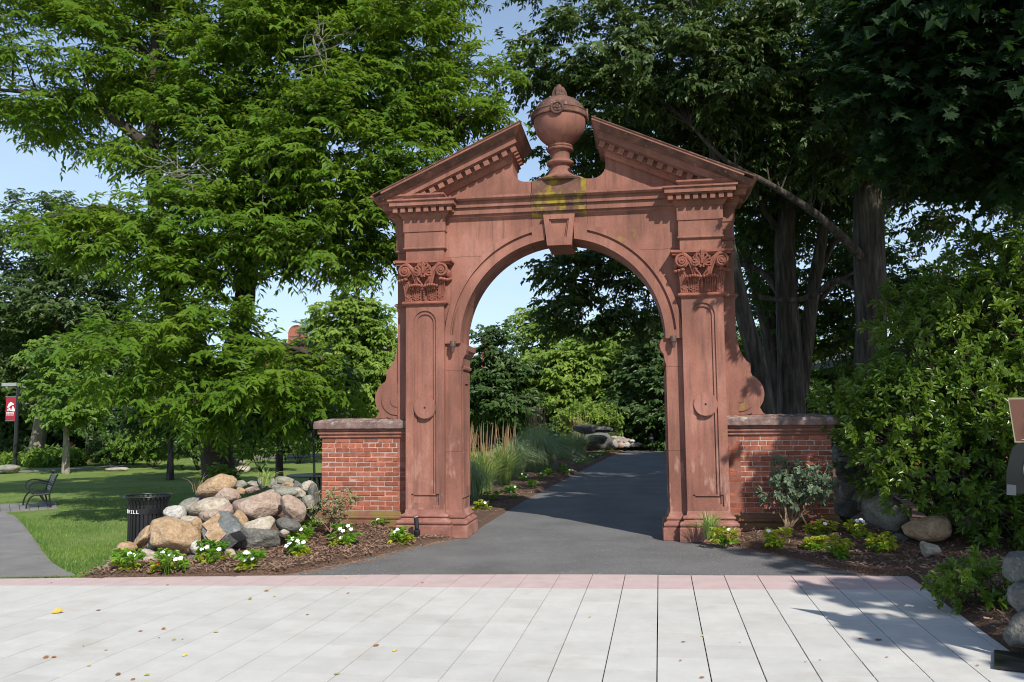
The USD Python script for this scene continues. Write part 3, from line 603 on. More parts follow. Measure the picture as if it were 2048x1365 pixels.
# --- asphalt path
asph_px_left = [(560, 1151.5), (640, 1136), (700, 1124), (780, 1105), (850, 1088), (905, 1079), (940, 1071), (965, 1052), (1049, 1001), (1105, 971), (1164, 941), (1222, 912), (1250, 903)]
L_ = [gnd(x, y)[:2] for x, y in asph_px_left]
R_ = [gnd(x, y)[:2] for x, y in [(1745, 1152), (1640, 1128), (1560, 1109), (1480, 1094), (1400, 1083), (1345, 1078)]]
pd = L_[-2] - L_[8]; pd /= np.linalg.norm(pd)
far = [L_[-1] + pd * 6, L_[-1] + pd * 6 + np.array([6.5, 0]), R_[-1] + pd * 5 + np.array([.5, 0])]
road = Polygon([tuple(p) for p in L_] + [tuple(p) for p in far] + [tuple(p) for p in R_[::-1]] + [tuple(p) for p in edge[7:2:-1]]).buffer(0)
single('asphalt_path', MB().add(extz(road.difference(paved.buffer(.004)), -.06, -.006)), 'asphalt', kind='structure')
# old grey side path and the light path far across the lawn
sp = [(-160, 1160), (0, 1158.5), (150, 1155.5), (128, 1146), (105, 1132), (85, 1108), (70, 1085), (50, 1058), (30, 1036), (0, 1026), (-160, 1015)]
spts = [hit(x, y) for x, y in sp]
spoly = Polygon([tuple(p[:2]) for p in spts])
def drape(poly, dz, step=.4):
    t = trimesh.creation.triangulate_polygon(poly, engine='earcut') if False else None
    v, f = extz(poly, 0, .01); tm = trimesh.Trimesh(v, f)
    v2, f2 = trimesh.remesh.subdivide_to_size(tm.vertices, tm.faces, step, max_iter=12)
    v2 = np.array(v2); v2[:, 2] = gz(v2[:, 0], v2[:, 1]) + dz + v2[:, 2] * 2 - .02
    return v2, f2
single('side_path', drape(spoly.difference(paved.buffer(.003)), .035), 'old_asphalt', kind='structure')
fp = [hit(x, y) for x, y in [(-60, 951), (120, 941), (260, 934), (275, 931), (130, 937), (-60, 946)]]
single('far_path', drape(Polygon([tuple(p[:2]) for p in fp]), .03, 2), 'old_asphalt', kind='structure')
fp = [hit(x, y) for x, y in [(480, 917), (560, 912), (640, 910), (640, 914), (560, 917), (480, 921)]]
single('far_path', drape(Polygon([tuple(p[:2]) for p in fp]), .03, 2), 'old_asphalt', kind='structure')
# --- mulch beds
def wallrise(x, y):
    d = -((np.asarray(x) - AO[0]) * math.sin(AR) + (np.asarray(y) - AO[1]) * math.cos(AR)); u = (np.asarray(x) - AO[0]) * math.cos(AR) - (np.asarray(y) - AO[1]) * math.sin(AR)
    return .12 * sstep(1.1, .15, d) * sstep(-.3, -.1, d) * sstep(2.2, 2.7, np.abs(u))
def mulchz(x, y): return wallrise(x, y) + .015 + .05 * meshkit.fbm(np.stack([np.asarray(x) * 2.2, np.asarray(y) * 2.2, 0 * np.asarray(x)], -1), 3)
def mulch(pts, name, clip=None):
    poly = Polygon([tuple(p) for p in pts]).buffer(0)
    if clip is not None: poly = poly.difference(clip)
    v, f = extz(poly, -.06, 0.0); v2, f2 = trimesh.remesh.subdivide_to_size(v, f, .16, max_iter=12); v2 = np.array(v2)
    top = v2[:, 2] > -.01
    d = np.array([poly.exterior.distance(Point(*p)) for p in v2[:, :2]])
    v2[top, 2] = (mulchz(v2[:, 0], v2[:, 1]) * sstep(0, .12, d) + meshkit.fbm(v2 * 9, 2) * .02 * sstep(0, .1, d))[top] - .004
    single(name, (v2, f2), 'mulch', kind='structure', smooth=True)
    return poly
keep = unary_union([paved.buffer(.004), road.buffer(.004)])
aw = lambda x, y: tuple(arch_world(x, y, 0)[:2])
bedL = mulch([gnd(150, 1157)[:2], gnd(560, 1153)[:2]] + L_[1:6] + [aw(-1.4, .4), aw(-3.9, .5)] + [gnd(x, y)[:2] for x, y in [(560, 1046), (420, 1066), (300, 1092), (232, 1112), (205, 1140)]], 'mulch_bed', keep)
bedR = mulch([aw(1.4, .4)] + R_[::-1] + [tuple(side[0]), tuple(side[0] + sd * 4)] + [(6.2, 4.2), (7.5, 8), (7.5, 12.5), aw(3.9, .5)], 'mulch_bed', keep)
bedI = mulch([aw(-1.4, .7)] + L_[6:] + [tuple(L_[-1] + np.array([-3, 1])), tuple(L_[8] + np.array([-3.2, 1.5])), aw(-3.6, 1.0)], 'mulch_bed', keep)
lit = Polygon([aw(2.6, .62), aw(3.9, .5), (9, 9.5), (24, 9.5), (24, 48), (12, 48)] + [tuple(far[-1] + np.array([.8, 0])), tuple(R_[-1] + np.array([.6, .4]))]).buffer(0)
single('leaf_litter', drape(lit.difference(unary_union([road.buffer(.05), bedR, paved.buffer(.1)])), .05, 1.5), 'mulch', kind='structure')
rg = np.random.default_rng(21)
def chips(poly, n, near):
    x0, y0, x1, y1 = poly.bounds; P = []
    from shapely import contains_xy
    pts = np.c_[rg.uniform(x0, x1, n * 3), rg.uniform(y0, y1, n * 3)]
    pts = pts[contains_xy(poly.buffer(-.02), pts[:, 0], pts[:, 1])][:n]; k = len(pts)
    th = rg.uniform(0, PI, k); L = rg.uniform(.012, .034, k); W = rg.uniform(.004, .010, k); z = mulchz(pts[:, 0], pts[:, 1]) + rg.uniform(.012, .026, k)
    d = np.c_[np.cos(th), np.sin(th), rg.normal(0, .3, k)]; e = np.c_[-np.sin(th), np.cos(th), rg.normal(0, .4, k)]
    c = np.c_[pts, z]
    v = np.stack([c - d * L[:, None] - e * W[:, None], c + d * L[:, None] - e * W[:, None] * .6, c + d * L[:, None] * .9 + e * W[:, None], c - d * L[:, None] + e * W[:, None] * .8], 1).reshape(-1, 3)
    return v, np.arange(len(v)).reshape(-1, 4)
single('mulch_chips', MB().add(*chips(bedL, 9000, 1)).add(*chips(bedR, 9000, 1)).add(*chips(bedI, 7000, 1)), 'chip', 'loose pale wood chips scattered over the planting beds round the arch', 'mulch', kind='stuff')

def grit(n):                                  # crumbs of bark and grit spilled over the asphalt along the beds
    P = []
    for line in (LineString([tuple(p) for p in L_[:6]]), LineString([tuple(p) for p in R_]), LineString([tuple(p) for p in L_[8:]])):
        for t in rg.random(n):
            q = line.interpolate(t, normalized=True).coords[0]; P.append((q[0] + rg.normal(0, .10), q[1] + rg.normal(0, .10)))
    P = np.array(P); P = P[contains_xy(road, P[:, 0], P[:, 1])]; k = len(P); th = rg.uniform(0, PI, k); L = rg.uniform(.006, .022, k)
    c = np.c_[P, np.full(k, .0)]; d = np.c_[np.cos(th), np.sin(th), rg.uniform(0, .3, k)] * L[:, None]; e = np.c_[-np.sin(th), np.cos(th), rg.uniform(0, .3, k)] * (L * .4)[:, None]
    v = np.stack([c - d - e, c + d - e, c + d + e, c - d + e], 1).reshape(-1, 3); return v, np.arange(len(v)).reshape(-1, 4)
from shapely import contains_xy
single('grit', grit(900), 'chip', 'crumbs of bark spilled onto the asphalt along the edges of the beds', 'mulch', kind='stuff')
# --- grass blades on the near lawn
def blades(n, sample, hmin, hmax):
    p = sample(n); k = len(p); th = rg.uniform(0, 2 * PI, k); h = rg.uniform(hmin, hmax, k); w = rg.uniform(.003, .006, k) * (h / .045)
    d = np.c_[np.cos(th), np.sin(th), 0 * th]; ln = np.c_[rg.normal(0, .45, k), rg.normal(0, .45, k), 0 * th]
    v = np.stack([p - d * w[:, None], p + d * w[:, None], p + np.c_[0 * h, 0 * h, h] + ln * h[:, None]], 1).reshape(-1, 3)
    return v, np.arange(len(v)).reshape(-1, 3)
from shapely import contains_xy
nolawn = unary_union([spoly.buffer(-.02), paved, bedL.buffer(-.05)])
def lawn_sample(n):
    y = 9.0 + 17 * rg.random(n) ** 1.8; x = rg.uniform(-.70, -.10, n) * y
    ok = ~contains_xy(nolawn, x, y); x, y = x[ok], y[ok]
    return np.c_[x, y, gz(x, y) - .005]
def edge_sample(n):
    line = LineString([tuple(p[:2]) for p in spts[2:9]]); t = rg.random(n)
    q = np.array([line.interpolate(a, normalized=True).coords[0] for a in t]) + rg.normal(0, .05, (n, 2)) + np.array([.05, .03])
    return np.c_[q, gz(q[:, 0], q[:, 1])]
single('grass', MB().add(*blades(170000, lawn_sample, .02, .055)).add(*blades(3500, edge_sample, .02, .07)), 'grass_blade', 'short mown grass blades covering the lawn left of the arch', 'grass', kind='stuff')

# ================================================================== ROCKS
def rock(rng, size, kind=0, flat=.0, sub=3, sharp=.5):
    b = trimesh.creation.icosphere(subdivisions=sub); d = np.array(b.vertices)
    n = rng.normal(size=(rng.integers(8, 13), 3)); n /= np.linalg.norm(n, axis=1)[:, None]
    h = rng.uniform(.56, .95, len(n)) if kind else rng.uniform(.62, 1.0, len(n))
    c = d @ n.T; r = np.where(c > .05, h / np.maximum(c, .05), 9)
    k = 22 if kind else 13
    rr = -np.log(np.exp(-k * np.minimum(r, 3)).sum(1) + math.exp(-k * 1.05)) / k
    v = d * rr[:, None]
    v = v * (1 + .24 * (meshkit.fbm(d * 2.0 + rng.uniform(0, 50, 3), 4)[:, None] - .5) + .09 * (meshkit.fbm(d * 6 + rng.uniform(0, 50, 3), 3)[:, None] - .5))
    v /= (v.max(0) - v.min(0)) / 2; v -= (v.max(0) + v.min(0)) / 2
    return v * np.asarray(size), np.array(b.faces)
def rotm(v, ax, a):
    c, s = math.cos(a), math.sin(a); v = v.copy()
    i, j = [(1, 2), (2, 0), (0, 1)][ax]; x, y = v[:, i].copy(), v[:, j].copy(); v[:, i], v[:, j] = x * c - y * s, x * s + y * c; return v
def bbox_rock(bb, D, mat, label, seed, kind=0, tilt=0.0, depth=1.0, group=None, name='boulder', cat='rock', org=(200, 900), sc=4.096, sub=3):
    x0, y0, x1, y1 = [org[i % 2] + b / sc for i, b in enumerate(bb)]
    a, b, c = aty(x0, (y0 + y1) / 2, D), aty(x1, (y0 + y1) / 2, D), aty((x0 + x1) / 2, (y0 + y1) / 2, D)
    hw = (b[0] - a[0]) / 2; hh = (y1 - y0) / 2 * D / FPX; rg_ = np.random.default_rng(seed)
    v, f = rock(rg_, (1, 1, 1), kind, sub=sub)
    if tilt:
        v = v * np.array([1.35, 1, .8]); v = rotm(v, 1, tilt)
        v /= (v.max(0) - v.min(0)) / 2; v -= (v.max(0) + v.min(0)) / 2
    v = v * np.array([hw * 1.03, (hw * .5 + hh * .6) * depth, hh * 1.04])
    t = thing(name, label, cat, c, group=group)
    part(t, 'stone', (v, f), mat, smooth=28)
    return t
heap = thing('rock_mound', None, None, aty(455, 1075, 11.9), kind='structure')
hm = MB().ball((0, .25, -.15), (1.15, .9, .50), 3).ball((.30, .75, -.2), (.85, .6, .62), 3); part(heap, 'soil', hm, 'mulch', smooth=True)
ROCKS = [
 ((805, 200, 1110, 405), 'orange_rock', 0, -.55, 'big smooth tan boulder leaning at the top left of the rock pile'),
 ((935, 310, 1150, 430), 'pink_rock', 0, -.1, 'pinkish grey round stone just below the top boulder of the pile'),
 ((1095, 345, 1490, 565), 'pink_rock', 1, .08, 'broad pinkish tan boulder with overhanging flat underside in the middle of the pile'),
 ((1475, 370, 1680, 600), 'pink_rock', 1, .3, 'upright tan and grey block at the right side of the rock pile'),
 ((1650, 370, 1760, 490), 'grey_rock', 0, 0, 'small squarish grey stone beside the end of the brick wall'),
 ((735, 393, 1065, 560), 'pale_rock', 0, -.2, 'rounded pale tan boulder behind the white stone in the pile'),
 ((805, 445, 1100, 590), 'pink_rock', 1, -.1, 'rough greyish tan boulder directly behind the slate slab'),
 ((630, 395, 805, 530), 'grey_rock', 0, -.3, 'grey stone above the whitish one at the left shoulder of the pile'),
 ((520, 462, 695, 605), 'white_rock', 0, 0, 'whitish grey stone perched above the large front boulder'),
 ((670, 540, 835, 655), 'pale_rock', 0, .2, 'pale tan stone tucked behind the large front boulder'),
 ((738, 558, 835, 700), 'orange_rock', 0, 0, 'small orange tan stone between the large front boulder and the slate slab'),
 ((425, 558, 830, 862), 'orange_rock', 0, .55, 'largest smooth tan boulder at the front of the rock pile'),
 ((815, 495, 1160, 790), 'slate_rock', 2, 0, 'angular dark slate slab with a tan split face at the front of the pile'),
 ((1068, 497, 1215, 665), 'orange_rock', 0, .3, 'tan stone standing right of the slate slab'),
 ((1180, 548, 1430, 700), 'pale_rock', 1, .05, 'blocky pale tan stone resting on the low dark rock'),
 ((1055, 635, 1480, 810), 'dark_rock', 1, -.05, 'long low dark grey rock at the foot of the pile'),
 ((1435, 558, 1640, 672), 'dark_rock', 1, .1, 'dark grey rock under the upright block'),
 ((275, 622, 445, 812), 'orange_rock', 1, -.6, 'brownish tan rock slanting against the left of the largest boulder'),
 ((125, 755, 300, 855), 'orange_rock', 0, 0, 'low rounded tan rock at the left end of the pile'),
 ((300, 812, 490, 945), 'pale_rock', 0, .2, 'pale tan rock in front, behind the two left flower clumps'),
 ((385, 748, 525, 840), 'grey_rock', 0, .3, 'bluish grey stone wedged under the largest boulder'),
 ((738, 742, 855, 868), 'white_rock', 0, .5, 'whitish stone at the right foot of the largest boulder'),
 ((680, 865, 845, 935), 'dark_rock', 1, 0, 'flat grey stone in the mulch between two flower clumps'),
 ((1095, 250, 1205, 325), 'grey_rock', 0, 0, 'grey stone right beside the top boulder'),
 ((1200, 255, 1315, 318), 'grey_rock', 0, .1, 'mossy grey stone second along the top edge of the pile'),
 ((1295, 220, 1380, 320), 'grey_rock', 0, 0, 'rounded grey stone rising highest in the middle of the top edge'),
 ((1365, 232, 1450, 325), 'grey_rock', 0, .1, 'grey stone touching the highest one along the top edge'),
 ((1440, 216, 1585, 295), 'grey_rock', 0, .1, 'wide grey stone right of the grassy tuft along the top edge'),
 ((1488, 256, 1605, 320), 'orange_rock', 0, .1, 'small orange stone under the wide grey one'),
 ((1580, 252, 1685, 355), 'dark_rock', 1, .5, 'dark grey stone leaning near the wall end of the pile'),
 ((1640, 253, 1775, 375), 'pale_rock', 1, .0, 'light topped flat stone against the wall at the back of the pile'),
 ((1430, 298, 1645, 405), 'grey_rock', 0, .1, 'large rounded grey stone above the upright block'),
 ((1588, 308, 1685, 395), 'pale_rock', 1, .6, 'slanting narrow tan stone by the wall end'),
 ((1405, 275, 1525, 355), 'grey_rock', 0, .2, 'mottled grey stone in the second row below the top edge'),
 ((1178, 302, 1315, 360), 'pink_rock', 0, 0, 'brownish grey stone under the mossy one near the top'),
 ((1118, 305, 1190, 365), 'orange_rock', 1, .2, 'little brown wedge stone right of the pinkish round stone'),
 ((1340, 327, 1450, 390), 'pale_rock', 0, 0, 'pale stone showing above the broad pinkish boulder'),
 ((1700, 278, 1785, 455), 'dark_rock', 1, 0, 'almost black shaded stone in the corner by the brick wall'),
 ((1470, 650, 1550, 715), 'pale_rock', 0, 0, 'fist sized tan stone at the right end of the low dark rock'),
 ((1015, 812, 1120, 880), 'pale_rock', 0, 0, 'small tan stone lying right of the third flower clump'),
 ((0, 945, 115, 992), 'grey_rock', 1, 0, 'flat grey stone at the far left tip of the mulch bed'),
 ((50, 920, 110, 955), 'pale_rock', 0, 0, 'small pale stone beside the leftmost flower clump'),
 ((1040, 690, 1110, 760), 'dark_rock', 1, 0, 'dark stone wedged below the slate slab'),
]
for i, (bb, mat, kind, tilt, lab) in enumerate(ROCKS):
    yb = bb[3]; D = 10.55 + (862 - yb) / 460 * 1.75 if yb > 400 else 12.3 + (400 - yb) / 150 * .9
    if yb > 862: D = 10.55 - (yb - 862) * .0022 * 1.6
    if bb[0] > 1400 and yb < 500: D = max(D, 12.0)
    if i == 15: D = 11.15
    if kind < 2: bbox_rock(bb, D, mat, lab, 100 + i, kind, tilt)
    else:
        # the slate slab: a thick broken plate with a tan weathered face
        q = lambda x, y, dd=0: aty(200 + x / 4.096, 900 + y / 4.096, D + dd - .22)
        pts = [(830, 610), (905, 560), (975, 500), (1050, 497), (1095, 560), (1158, 640), (1140, 662), (1055, 690), (960, 770), (885, 785), (845, 700)]
        c0 = q(985, 640); F = np.array([q(x, y, .16 - (y - 500) / 290 * .42) for x, y in pts]); B = F + np.array([.05, .22, -.12])
        n = len(F); cF = F.mean(0) + np.array([0, -.03, .02])
        v = np.vstack([F, B, cF, B.mean(0)]) - c0
        f = [(k, (k + 1) % n, 2 * n) for k in range(n)] + [(n + k, 2 * n + 1, n + (k + 1) % n) for k in range(n)] + [(k, n + k, n + (k + 1) % n) for k in range(n)] + [(k, n + (k + 1) % n, (k + 1) % n) for k in range(n)]
        tm = trimesh.Trimesh(v, np.array(f)).subdivide().subdivide().subdivide(); vv = np.array(tm.vertices)
        vv += (meshkit.fbm(vv * 9 + 7, 3)[:, None] - .5) * .03
        t = thing('boulder', lab, 'rock', c0); part(t, 'slab', (vv, np.array(tm.faces)), 'slate_rock', smooth=25)
        tp = [(835, 612), (905, 562), (972, 512), (985, 545), (962, 590), (990, 640), (1000, 655), (1032, 690), (960, 765), (920, 772), (862, 700), (880, 660)]
        G = np.array([q(x, y, .16 - (y - 500) / 290 * .42 - .045) for x, y in tp]); G2 = G + np.array([.01, .04, -.01]); n = len(G)
        gm = Polygon([(a[0], a[2]) for a in G]); v, f = ext(gm, 0, .02)
        key = {(round(a[0], 5), round(a[2], 5)): a[1] for a in G}
        v = np.array([(a[0], key.get((round(a[0], 5), round(a[2], 5)), 0) + a[1], a[2]) for a in v]) - c0
        part(t, 'tan_face', (v, f), 'tan_rock', label='tan weathered skin on the split face')
# right-hand boulders beside and behind the evergreen bush
o, s_ = (1640, 780), 3.9
RR = [
 ((120, 400, 460, 640), 12.6, 'grey_rock', 1, 0, 'weathered grey boulder on top of the stone heap right of the brick wall'),
 ((120, 560, 270, 720), 12.4, 'dark_rock', 1, .3, 'dark angular stone touching the right end of the brick wall'),
 ((260, 600, 440, 760), 12.3, 'dark_rock', 1, -.2, 'dark stone in the middle course of the shaded heap'),
 ((150, 735, 300, 860), 12.1, 'grey_rock', 1, .1, 'squarish grey green stone low beside the brick wall'),
 ((120, 855, 350, 985), 12.0, 'dark_rock', 0, 0, 'low dark stone at the foot of the wall plinth'),
 ((250, 770, 470, 940), 11.9, 'grey_rock', 0, -.4, 'grey stone leaning behind the big lichened boulder'),
 ((350, 810, 680, 1145), 11.3, 'grey_rock', 0, .35, 'big lichened grey boulder right of the brick wall'),
 ((655, 975, 1010, 1180), 10.6, 'orange_rock', 1, 0, 'broad tan boulder with yellow stains under the evergreen bush'),
 ((560, 1120, 700, 1200), 10.8, 'dark_rock', 0, 0, 'small dark rock under the tan boulder'),
 ((800, 1190, 940, 1300), 9.9, 'pale_rock', 1, .1, 'pale flat stone in the mulch below the bush'),
 ((1000, 900, 1250, 1090), 10.9, 'pale_rock', 1, .1, 'tan boulder half hidden deep under the bush'),
 ((700, 560, 950, 780), 12.8, 'grey_rock', 0, 0, 'grey boulder hidden behind the bush foliage'),
]
for i, (bb, D, mat, kind, tilt, lab) in enumerate(RR): bbox_rock(bb, D, mat, lab, 300 + i, kind, tilt, org=o, sc=s_)
for i, (bb, D, mat, lab) in enumerate([((415, 205, 800, 490), 6.25, 'dark_rock', 'flat topped upper block of the dry stone pillar at the right edge'), ((440, 480, 830, 770), 6.15, 'dark_rock', 'middle block of the dry stone pillar at the right edge'), ((415, 725, 850, 1045), 6.05, 'dark_rock', 'lowest block of the dry stone pillar at the right edge')]):
    bbox_rock(bb, D, mat, lab, 330 + i, 1, 0, org=(1920, 1060), sc=4.476)
# stones on the lawn
for i, (bb, lab, mat) in enumerate([((-8, 930, 39, 948), 'smooth grey boulder on the lawn at the left edge of the picture', 'grey_rock'), ((212, 935, 256, 943), 'flat pale stone sunk in the lawn behind the litter bin', 'pale_rock'),
        ((455, 908, 492, 935), 'grey boulder on the lawn right of the cherry trunk', 'grey_rock'), ((462, 932, 500, 948), 'low pale stone in front of the grey boulder by the cherry trunk', 'pale_rock'), ((590, 896, 621, 908), 'distant pale boulder on the lawn just left of the brick wall', 'pale_rock'), ((33, 917, 53, 928), 'small pale rock near the red chairs', 'pale_rock')]):
    p = hit((bb[0] + bb[2]) / 2, bb[3]); bbox_rock(bb, p[1] + .2, mat, lab, 350 + i, 0, 0, org=(0, 0), sc=1.0, sub=2)
# pebbles in the left bed
for i, (x, y, r, lab) in enumerate([(518, 1125, 6, 'tiny pale pebble in front of the fourth flower clump'), (310, 1147, 5, 'tiny grey pebble in front of the second flower clump'), (329, 1144, 6, 'bluish pebble below the second flower clump'), (541, 1077, 0, '')]):
    if r: bbox_rock((x - r, y - r, x + r, y + r * .7), gnd(x, y)[1], 'grey_rock' if i else 'pale_rock', lab, 370 + i, 1, 0, org=(0, 0), sc=1.0, sub=1, name='pebble', cat='pebble')
for i, (x, y, r, lab) in enumerate([(1462, 1090, 5, 'pale pebble under the yellow flower clump by the right pier'), (1649, 1112, 5, 'grey pebble at the edge of the right bed')]):
    bbox_rock((x - r, y - r, x + r, y + r * .7), gnd(x, y)[1], 'grey_rock', lab, 380 + i, 1, 0, org=(0, 0), sc=1.0, sub=1, name='pebble', cat='pebble')

# ================================================================== PLANTS
def unit(a): return a / (np.linalg.norm(a, axis=-1, keepdims=True) + 1e-12)
def lobed_leaf(B, Dr, N, L, fold=.1):
    """palmate leaves with five pointed lobes, ten triangles each"""
    S_ = unit(np.cross(Dr, N)); N = unit(np.cross(S_, Dr)); L = np.broadcast_to(L, len(B))[:, None]
    out = [(0, .0), (.30, -.12), (.22, .10), (.55, .28), (.24, .40), (.30, .72), (.10, .62), (0, 1.0)]
    pts = out + [(-a, b) for a, b in out[-2:0:-1]]
    v = [B + Dr * L * .38 - N * L * .03] + [B + S_ * L * a + Dr * L * b - N * L * (fold * (b - .3) ** 2 + fold * 1.2 * abs(a) ** 1.5) for a, b in pts]
    n = len(pts); v = np.stack(v, 1).reshape(-1, 3); k = np.arange(len(B))[:, None] * (n + 1)
    return v, np.concatenate([k + [0, 1 + i, 1 + (i + 1) % n] for i in range(n)], 1).reshape(-1, 3)
def leaf_mesh(B, Dr, N, L, W, fold=.22, droop=.12, kind=2, wide=.45):
    """leaves at B pointing along Dr with upper side N: 2 or 4 triangles each"""
    if kind == 5: return lobed_leaf(B, Dr, N, L)
    S_ = unit(np.cross(Dr, N)); N = unit(np.cross(S_, Dr)); L = np.broadcast_to(L, len(B))[:, None]; W = np.broadcast_to(W, len(B))[:, None]
    tip = B + Dr * L - N * L * droop
    if kind == 2:
        l = B + Dr * L * wide + S_ * W / 2 + N * W * fold; r = B + Dr * L * wide - S_ * W / 2 + N * W * fold
        v = np.stack([B, l, tip, r], 1).reshape(-1, 3); k = np.arange(len(B))[:, None] * 4
        f = np.concatenate([k + [0, 2, 1], k + [0, 3, 2]], 1).reshape(-1, 3)
    else:
        m = B + Dr * L * .5 + N * L * droop * .3
        l1 = m + S_ * W / 2 + N * W * fold; r1 = m - S_ * W / 2 + N * W * fold
        w2 = wide; e = B + Dr * L * .82 - N * L * droop * .4
        l2 = e + S_ * W * w2 + N * W * fold * .7; r2 = e - S_ * W * w2 + N * W * fold * .7
        v = np.stack([B, l1, l2, tip, r2, r1], 1).reshape(-1, 3); k = np.arange(len(B))[:, None] * 6
        f = np.concatenate([k + [0, 3, 1], k + [1, 3, 2], k + [0, 5, 3], k + [5, 4, 3]], 1).reshape(-1, 3)
    return v, f
def blob(px, py, D, rpx, rpy, depth=None):
    c = aty(px, py, D); rx = rpx * D / FPX; rz = rpy * D / FPX; return (*c, rx, depth if depth else (rx + rz) / 2, rz)
def clumps(rng, blobs, n, inner=.45):
    b = np.array(blobs, float); w = b[:, 3] * b[:, 4] * b[:, 5]; w = w ** .75; i = rng.choice(len(b), n, p=w / w.sum())
    d = unit(rng.normal(size=(n, 3))); r = (inner + (1 - inner) * rng.random(n) ** .6)[:, None]
    return b[i, :3] + d * r * b[i, 3:], d * np.array([1, 1, .6])
def sprays(rng, C, O, size, ns, K, L, W, slen, sag=.25, spread=.9, upz=.05, kind=2, droop=.12, ang=.95, ldroop=.35, flat=.35, Wj=.2, whorl=False, wide=.45, fold=.22, lightseek=.95):
    """each clump C carries ns leafy shoots; returns the leaf mesh and the shoots' axes"""
    n = len(C); size = np.broadcast_to(size, n)
    st = np.repeat(C, ns, 0) + rng.uniform(-1, 1, (n * ns, 3)) * np.array([1, 1, flat]) * np.repeat(size, ns)[:, None] * .75
    d = np.repeat(O, ns, 0) * .75 + rng.normal(size=(n * ns, 3)) * np.array([spread, spread, spread * .4]) + np.array([0, 0, upz]); d = unit(d)
    ln = slen * rng.uniform(.6, 1.25, n * ns)
    t = (np.arange(K) + .7) / K if not whorl else np.full(K, .93) + np.linspace(-.2, .07, K)
    m = n * ns; tt = np.broadcast_to(t, (m, K)) * (1 + rng.normal(0, .03, (m, K)))
    P = st[:, None] + d[:, None] * (tt * ln[:, None])[..., None] - np.array([0, 0, 1.]) * (sag * ln[:, None] * tt ** 2)[..., None]
    ax = unit(d[:, None] - np.array([0, 0, 1.]) * (2 * sag * tt)[..., None])
    side = unit(np.cross(ax, np.array([0, 0, 1.])) + 1e-6); upv = np.cross(side, ax)
    if whorl: ph = rng.uniform(0, 2 * PI, (m, 1)) + np.arange(K) * 2.4
    else: ph = np.where((np.arange(K) % 2) == 0, 0., PI)[None] + rng.normal(0, .35, (m, K))
    rad = side * np.cos(ph)[..., None] + upv * np.sin(ph)[..., None]
    a = ang * (1 + rng.normal(0, .18, (m, K)))
    D = unit(ax * np.cos(a)[..., None] + rad * np.sin(a)[..., None] - np.array([0, 0, 1.]) * ldroop * rng.uniform(.3, 1.4, (m, K, 1)))
    N = unit(np.array([0, 0, 1.]) * .6 + SUN * lightseek + rng.normal(0, .33, (m, K, 3)) + (ax * .25 if not whorl else ax * .7))
    sc = rng.uniform(.6, 1.3, m * K)
    v, f = leaf_mesh(P.reshape(-1, 3), D.reshape(-1, 3), N.reshape(-1, 3), L * sc, W * sc * rng.uniform(1 - Wj, 1 + Wj, m * K), droop=droop, kind=kind, wide=wide, fold=fold)
    return (v, f), st, d, ln
def twig_mesh(st, d, ln, r, sag):
    """a thin three-sided stalk for every shoot"""
    e = st + d * ln[:, None] - np.array([0, 0, 1.]) * (sag * ln)[:, None]; s = unit(np.cross(d, [0, 0, 1.]) + 1e-6); u = np.cross(s, d); v = []
    for c, rr in ((st, r), (e, r * .4)):
        for a in (0, 2.1, 4.2): v.append(c + (s * math.cos(a) + u * math.sin(a)) * rr)
    v = np.stack(v, 1).reshape(-1, 3); k = np.arange(len(st))[:, None] * 6
    return v, np.concatenate([k + q for q in ([0, 1, 4, 3], [1, 2, 5, 4], [2, 0, 3, 5])], 0)
def bark_tube(pts, rad, n=12, m=5, seed=0, rough=.06, flare=0.0):
    p = spath(pts, m); r = np.interp(np.linspace(0, 1, len(p)), np.linspace(0, 1, len(rad)), rad)
    if flare: r = r * (1 + flare * np.exp(-(p[:, 2] - p[0, 2]) / .35))
    v, f = tube(p, r, n); c = np.repeat(p, n, 0)
    k = (meshkit.fbm(v * np.array([3.5, 3.5, .8]) + seed, 3) - .5) * 2 * rough * 2
    return c + (v - c) * (1 + k)[:, None], f
def limbs_to(rng, skel, C, r0=.03, n=5, drop=.25, maxd=2.6):
    """a thin curved branch from the nearest lower point of the skeleton to every clump"""
    sk = np.array(skel); mb = MB()
    for c in C:
        dd = np.linalg.norm((sk[:, :3] - c) * [1, 1, .8], axis=1) + np.where(sk[:, 2] > c[2] - .2, 2.5, 0); i = dd.argmin(); a = sk[i, :3]
        L = np.linalg.norm(c - a)
        if L > maxd: continue
        mid = (a + c) / 2 + rng.normal(0, .07, 3) * L + np.array([0, 0, drop * .3 * L]); r = min(r0 * (L / 2) ** .6, sk[i, 3] * .7)
        mb.add(tube(spath([a, mid, c], 3), np.linspace(r, r * .25, 7), n, caps=False))
    return mb
def skel_points(paths):
    out = []
    for pts, rad in paths:
        p = spath(pts, 4); r = np.interp(np.linspace(0, 1, len(p)), np.linspace(0, 1, len(rad)), rad); out += [(*a, b) for a, b in zip(p, r)]
    return out
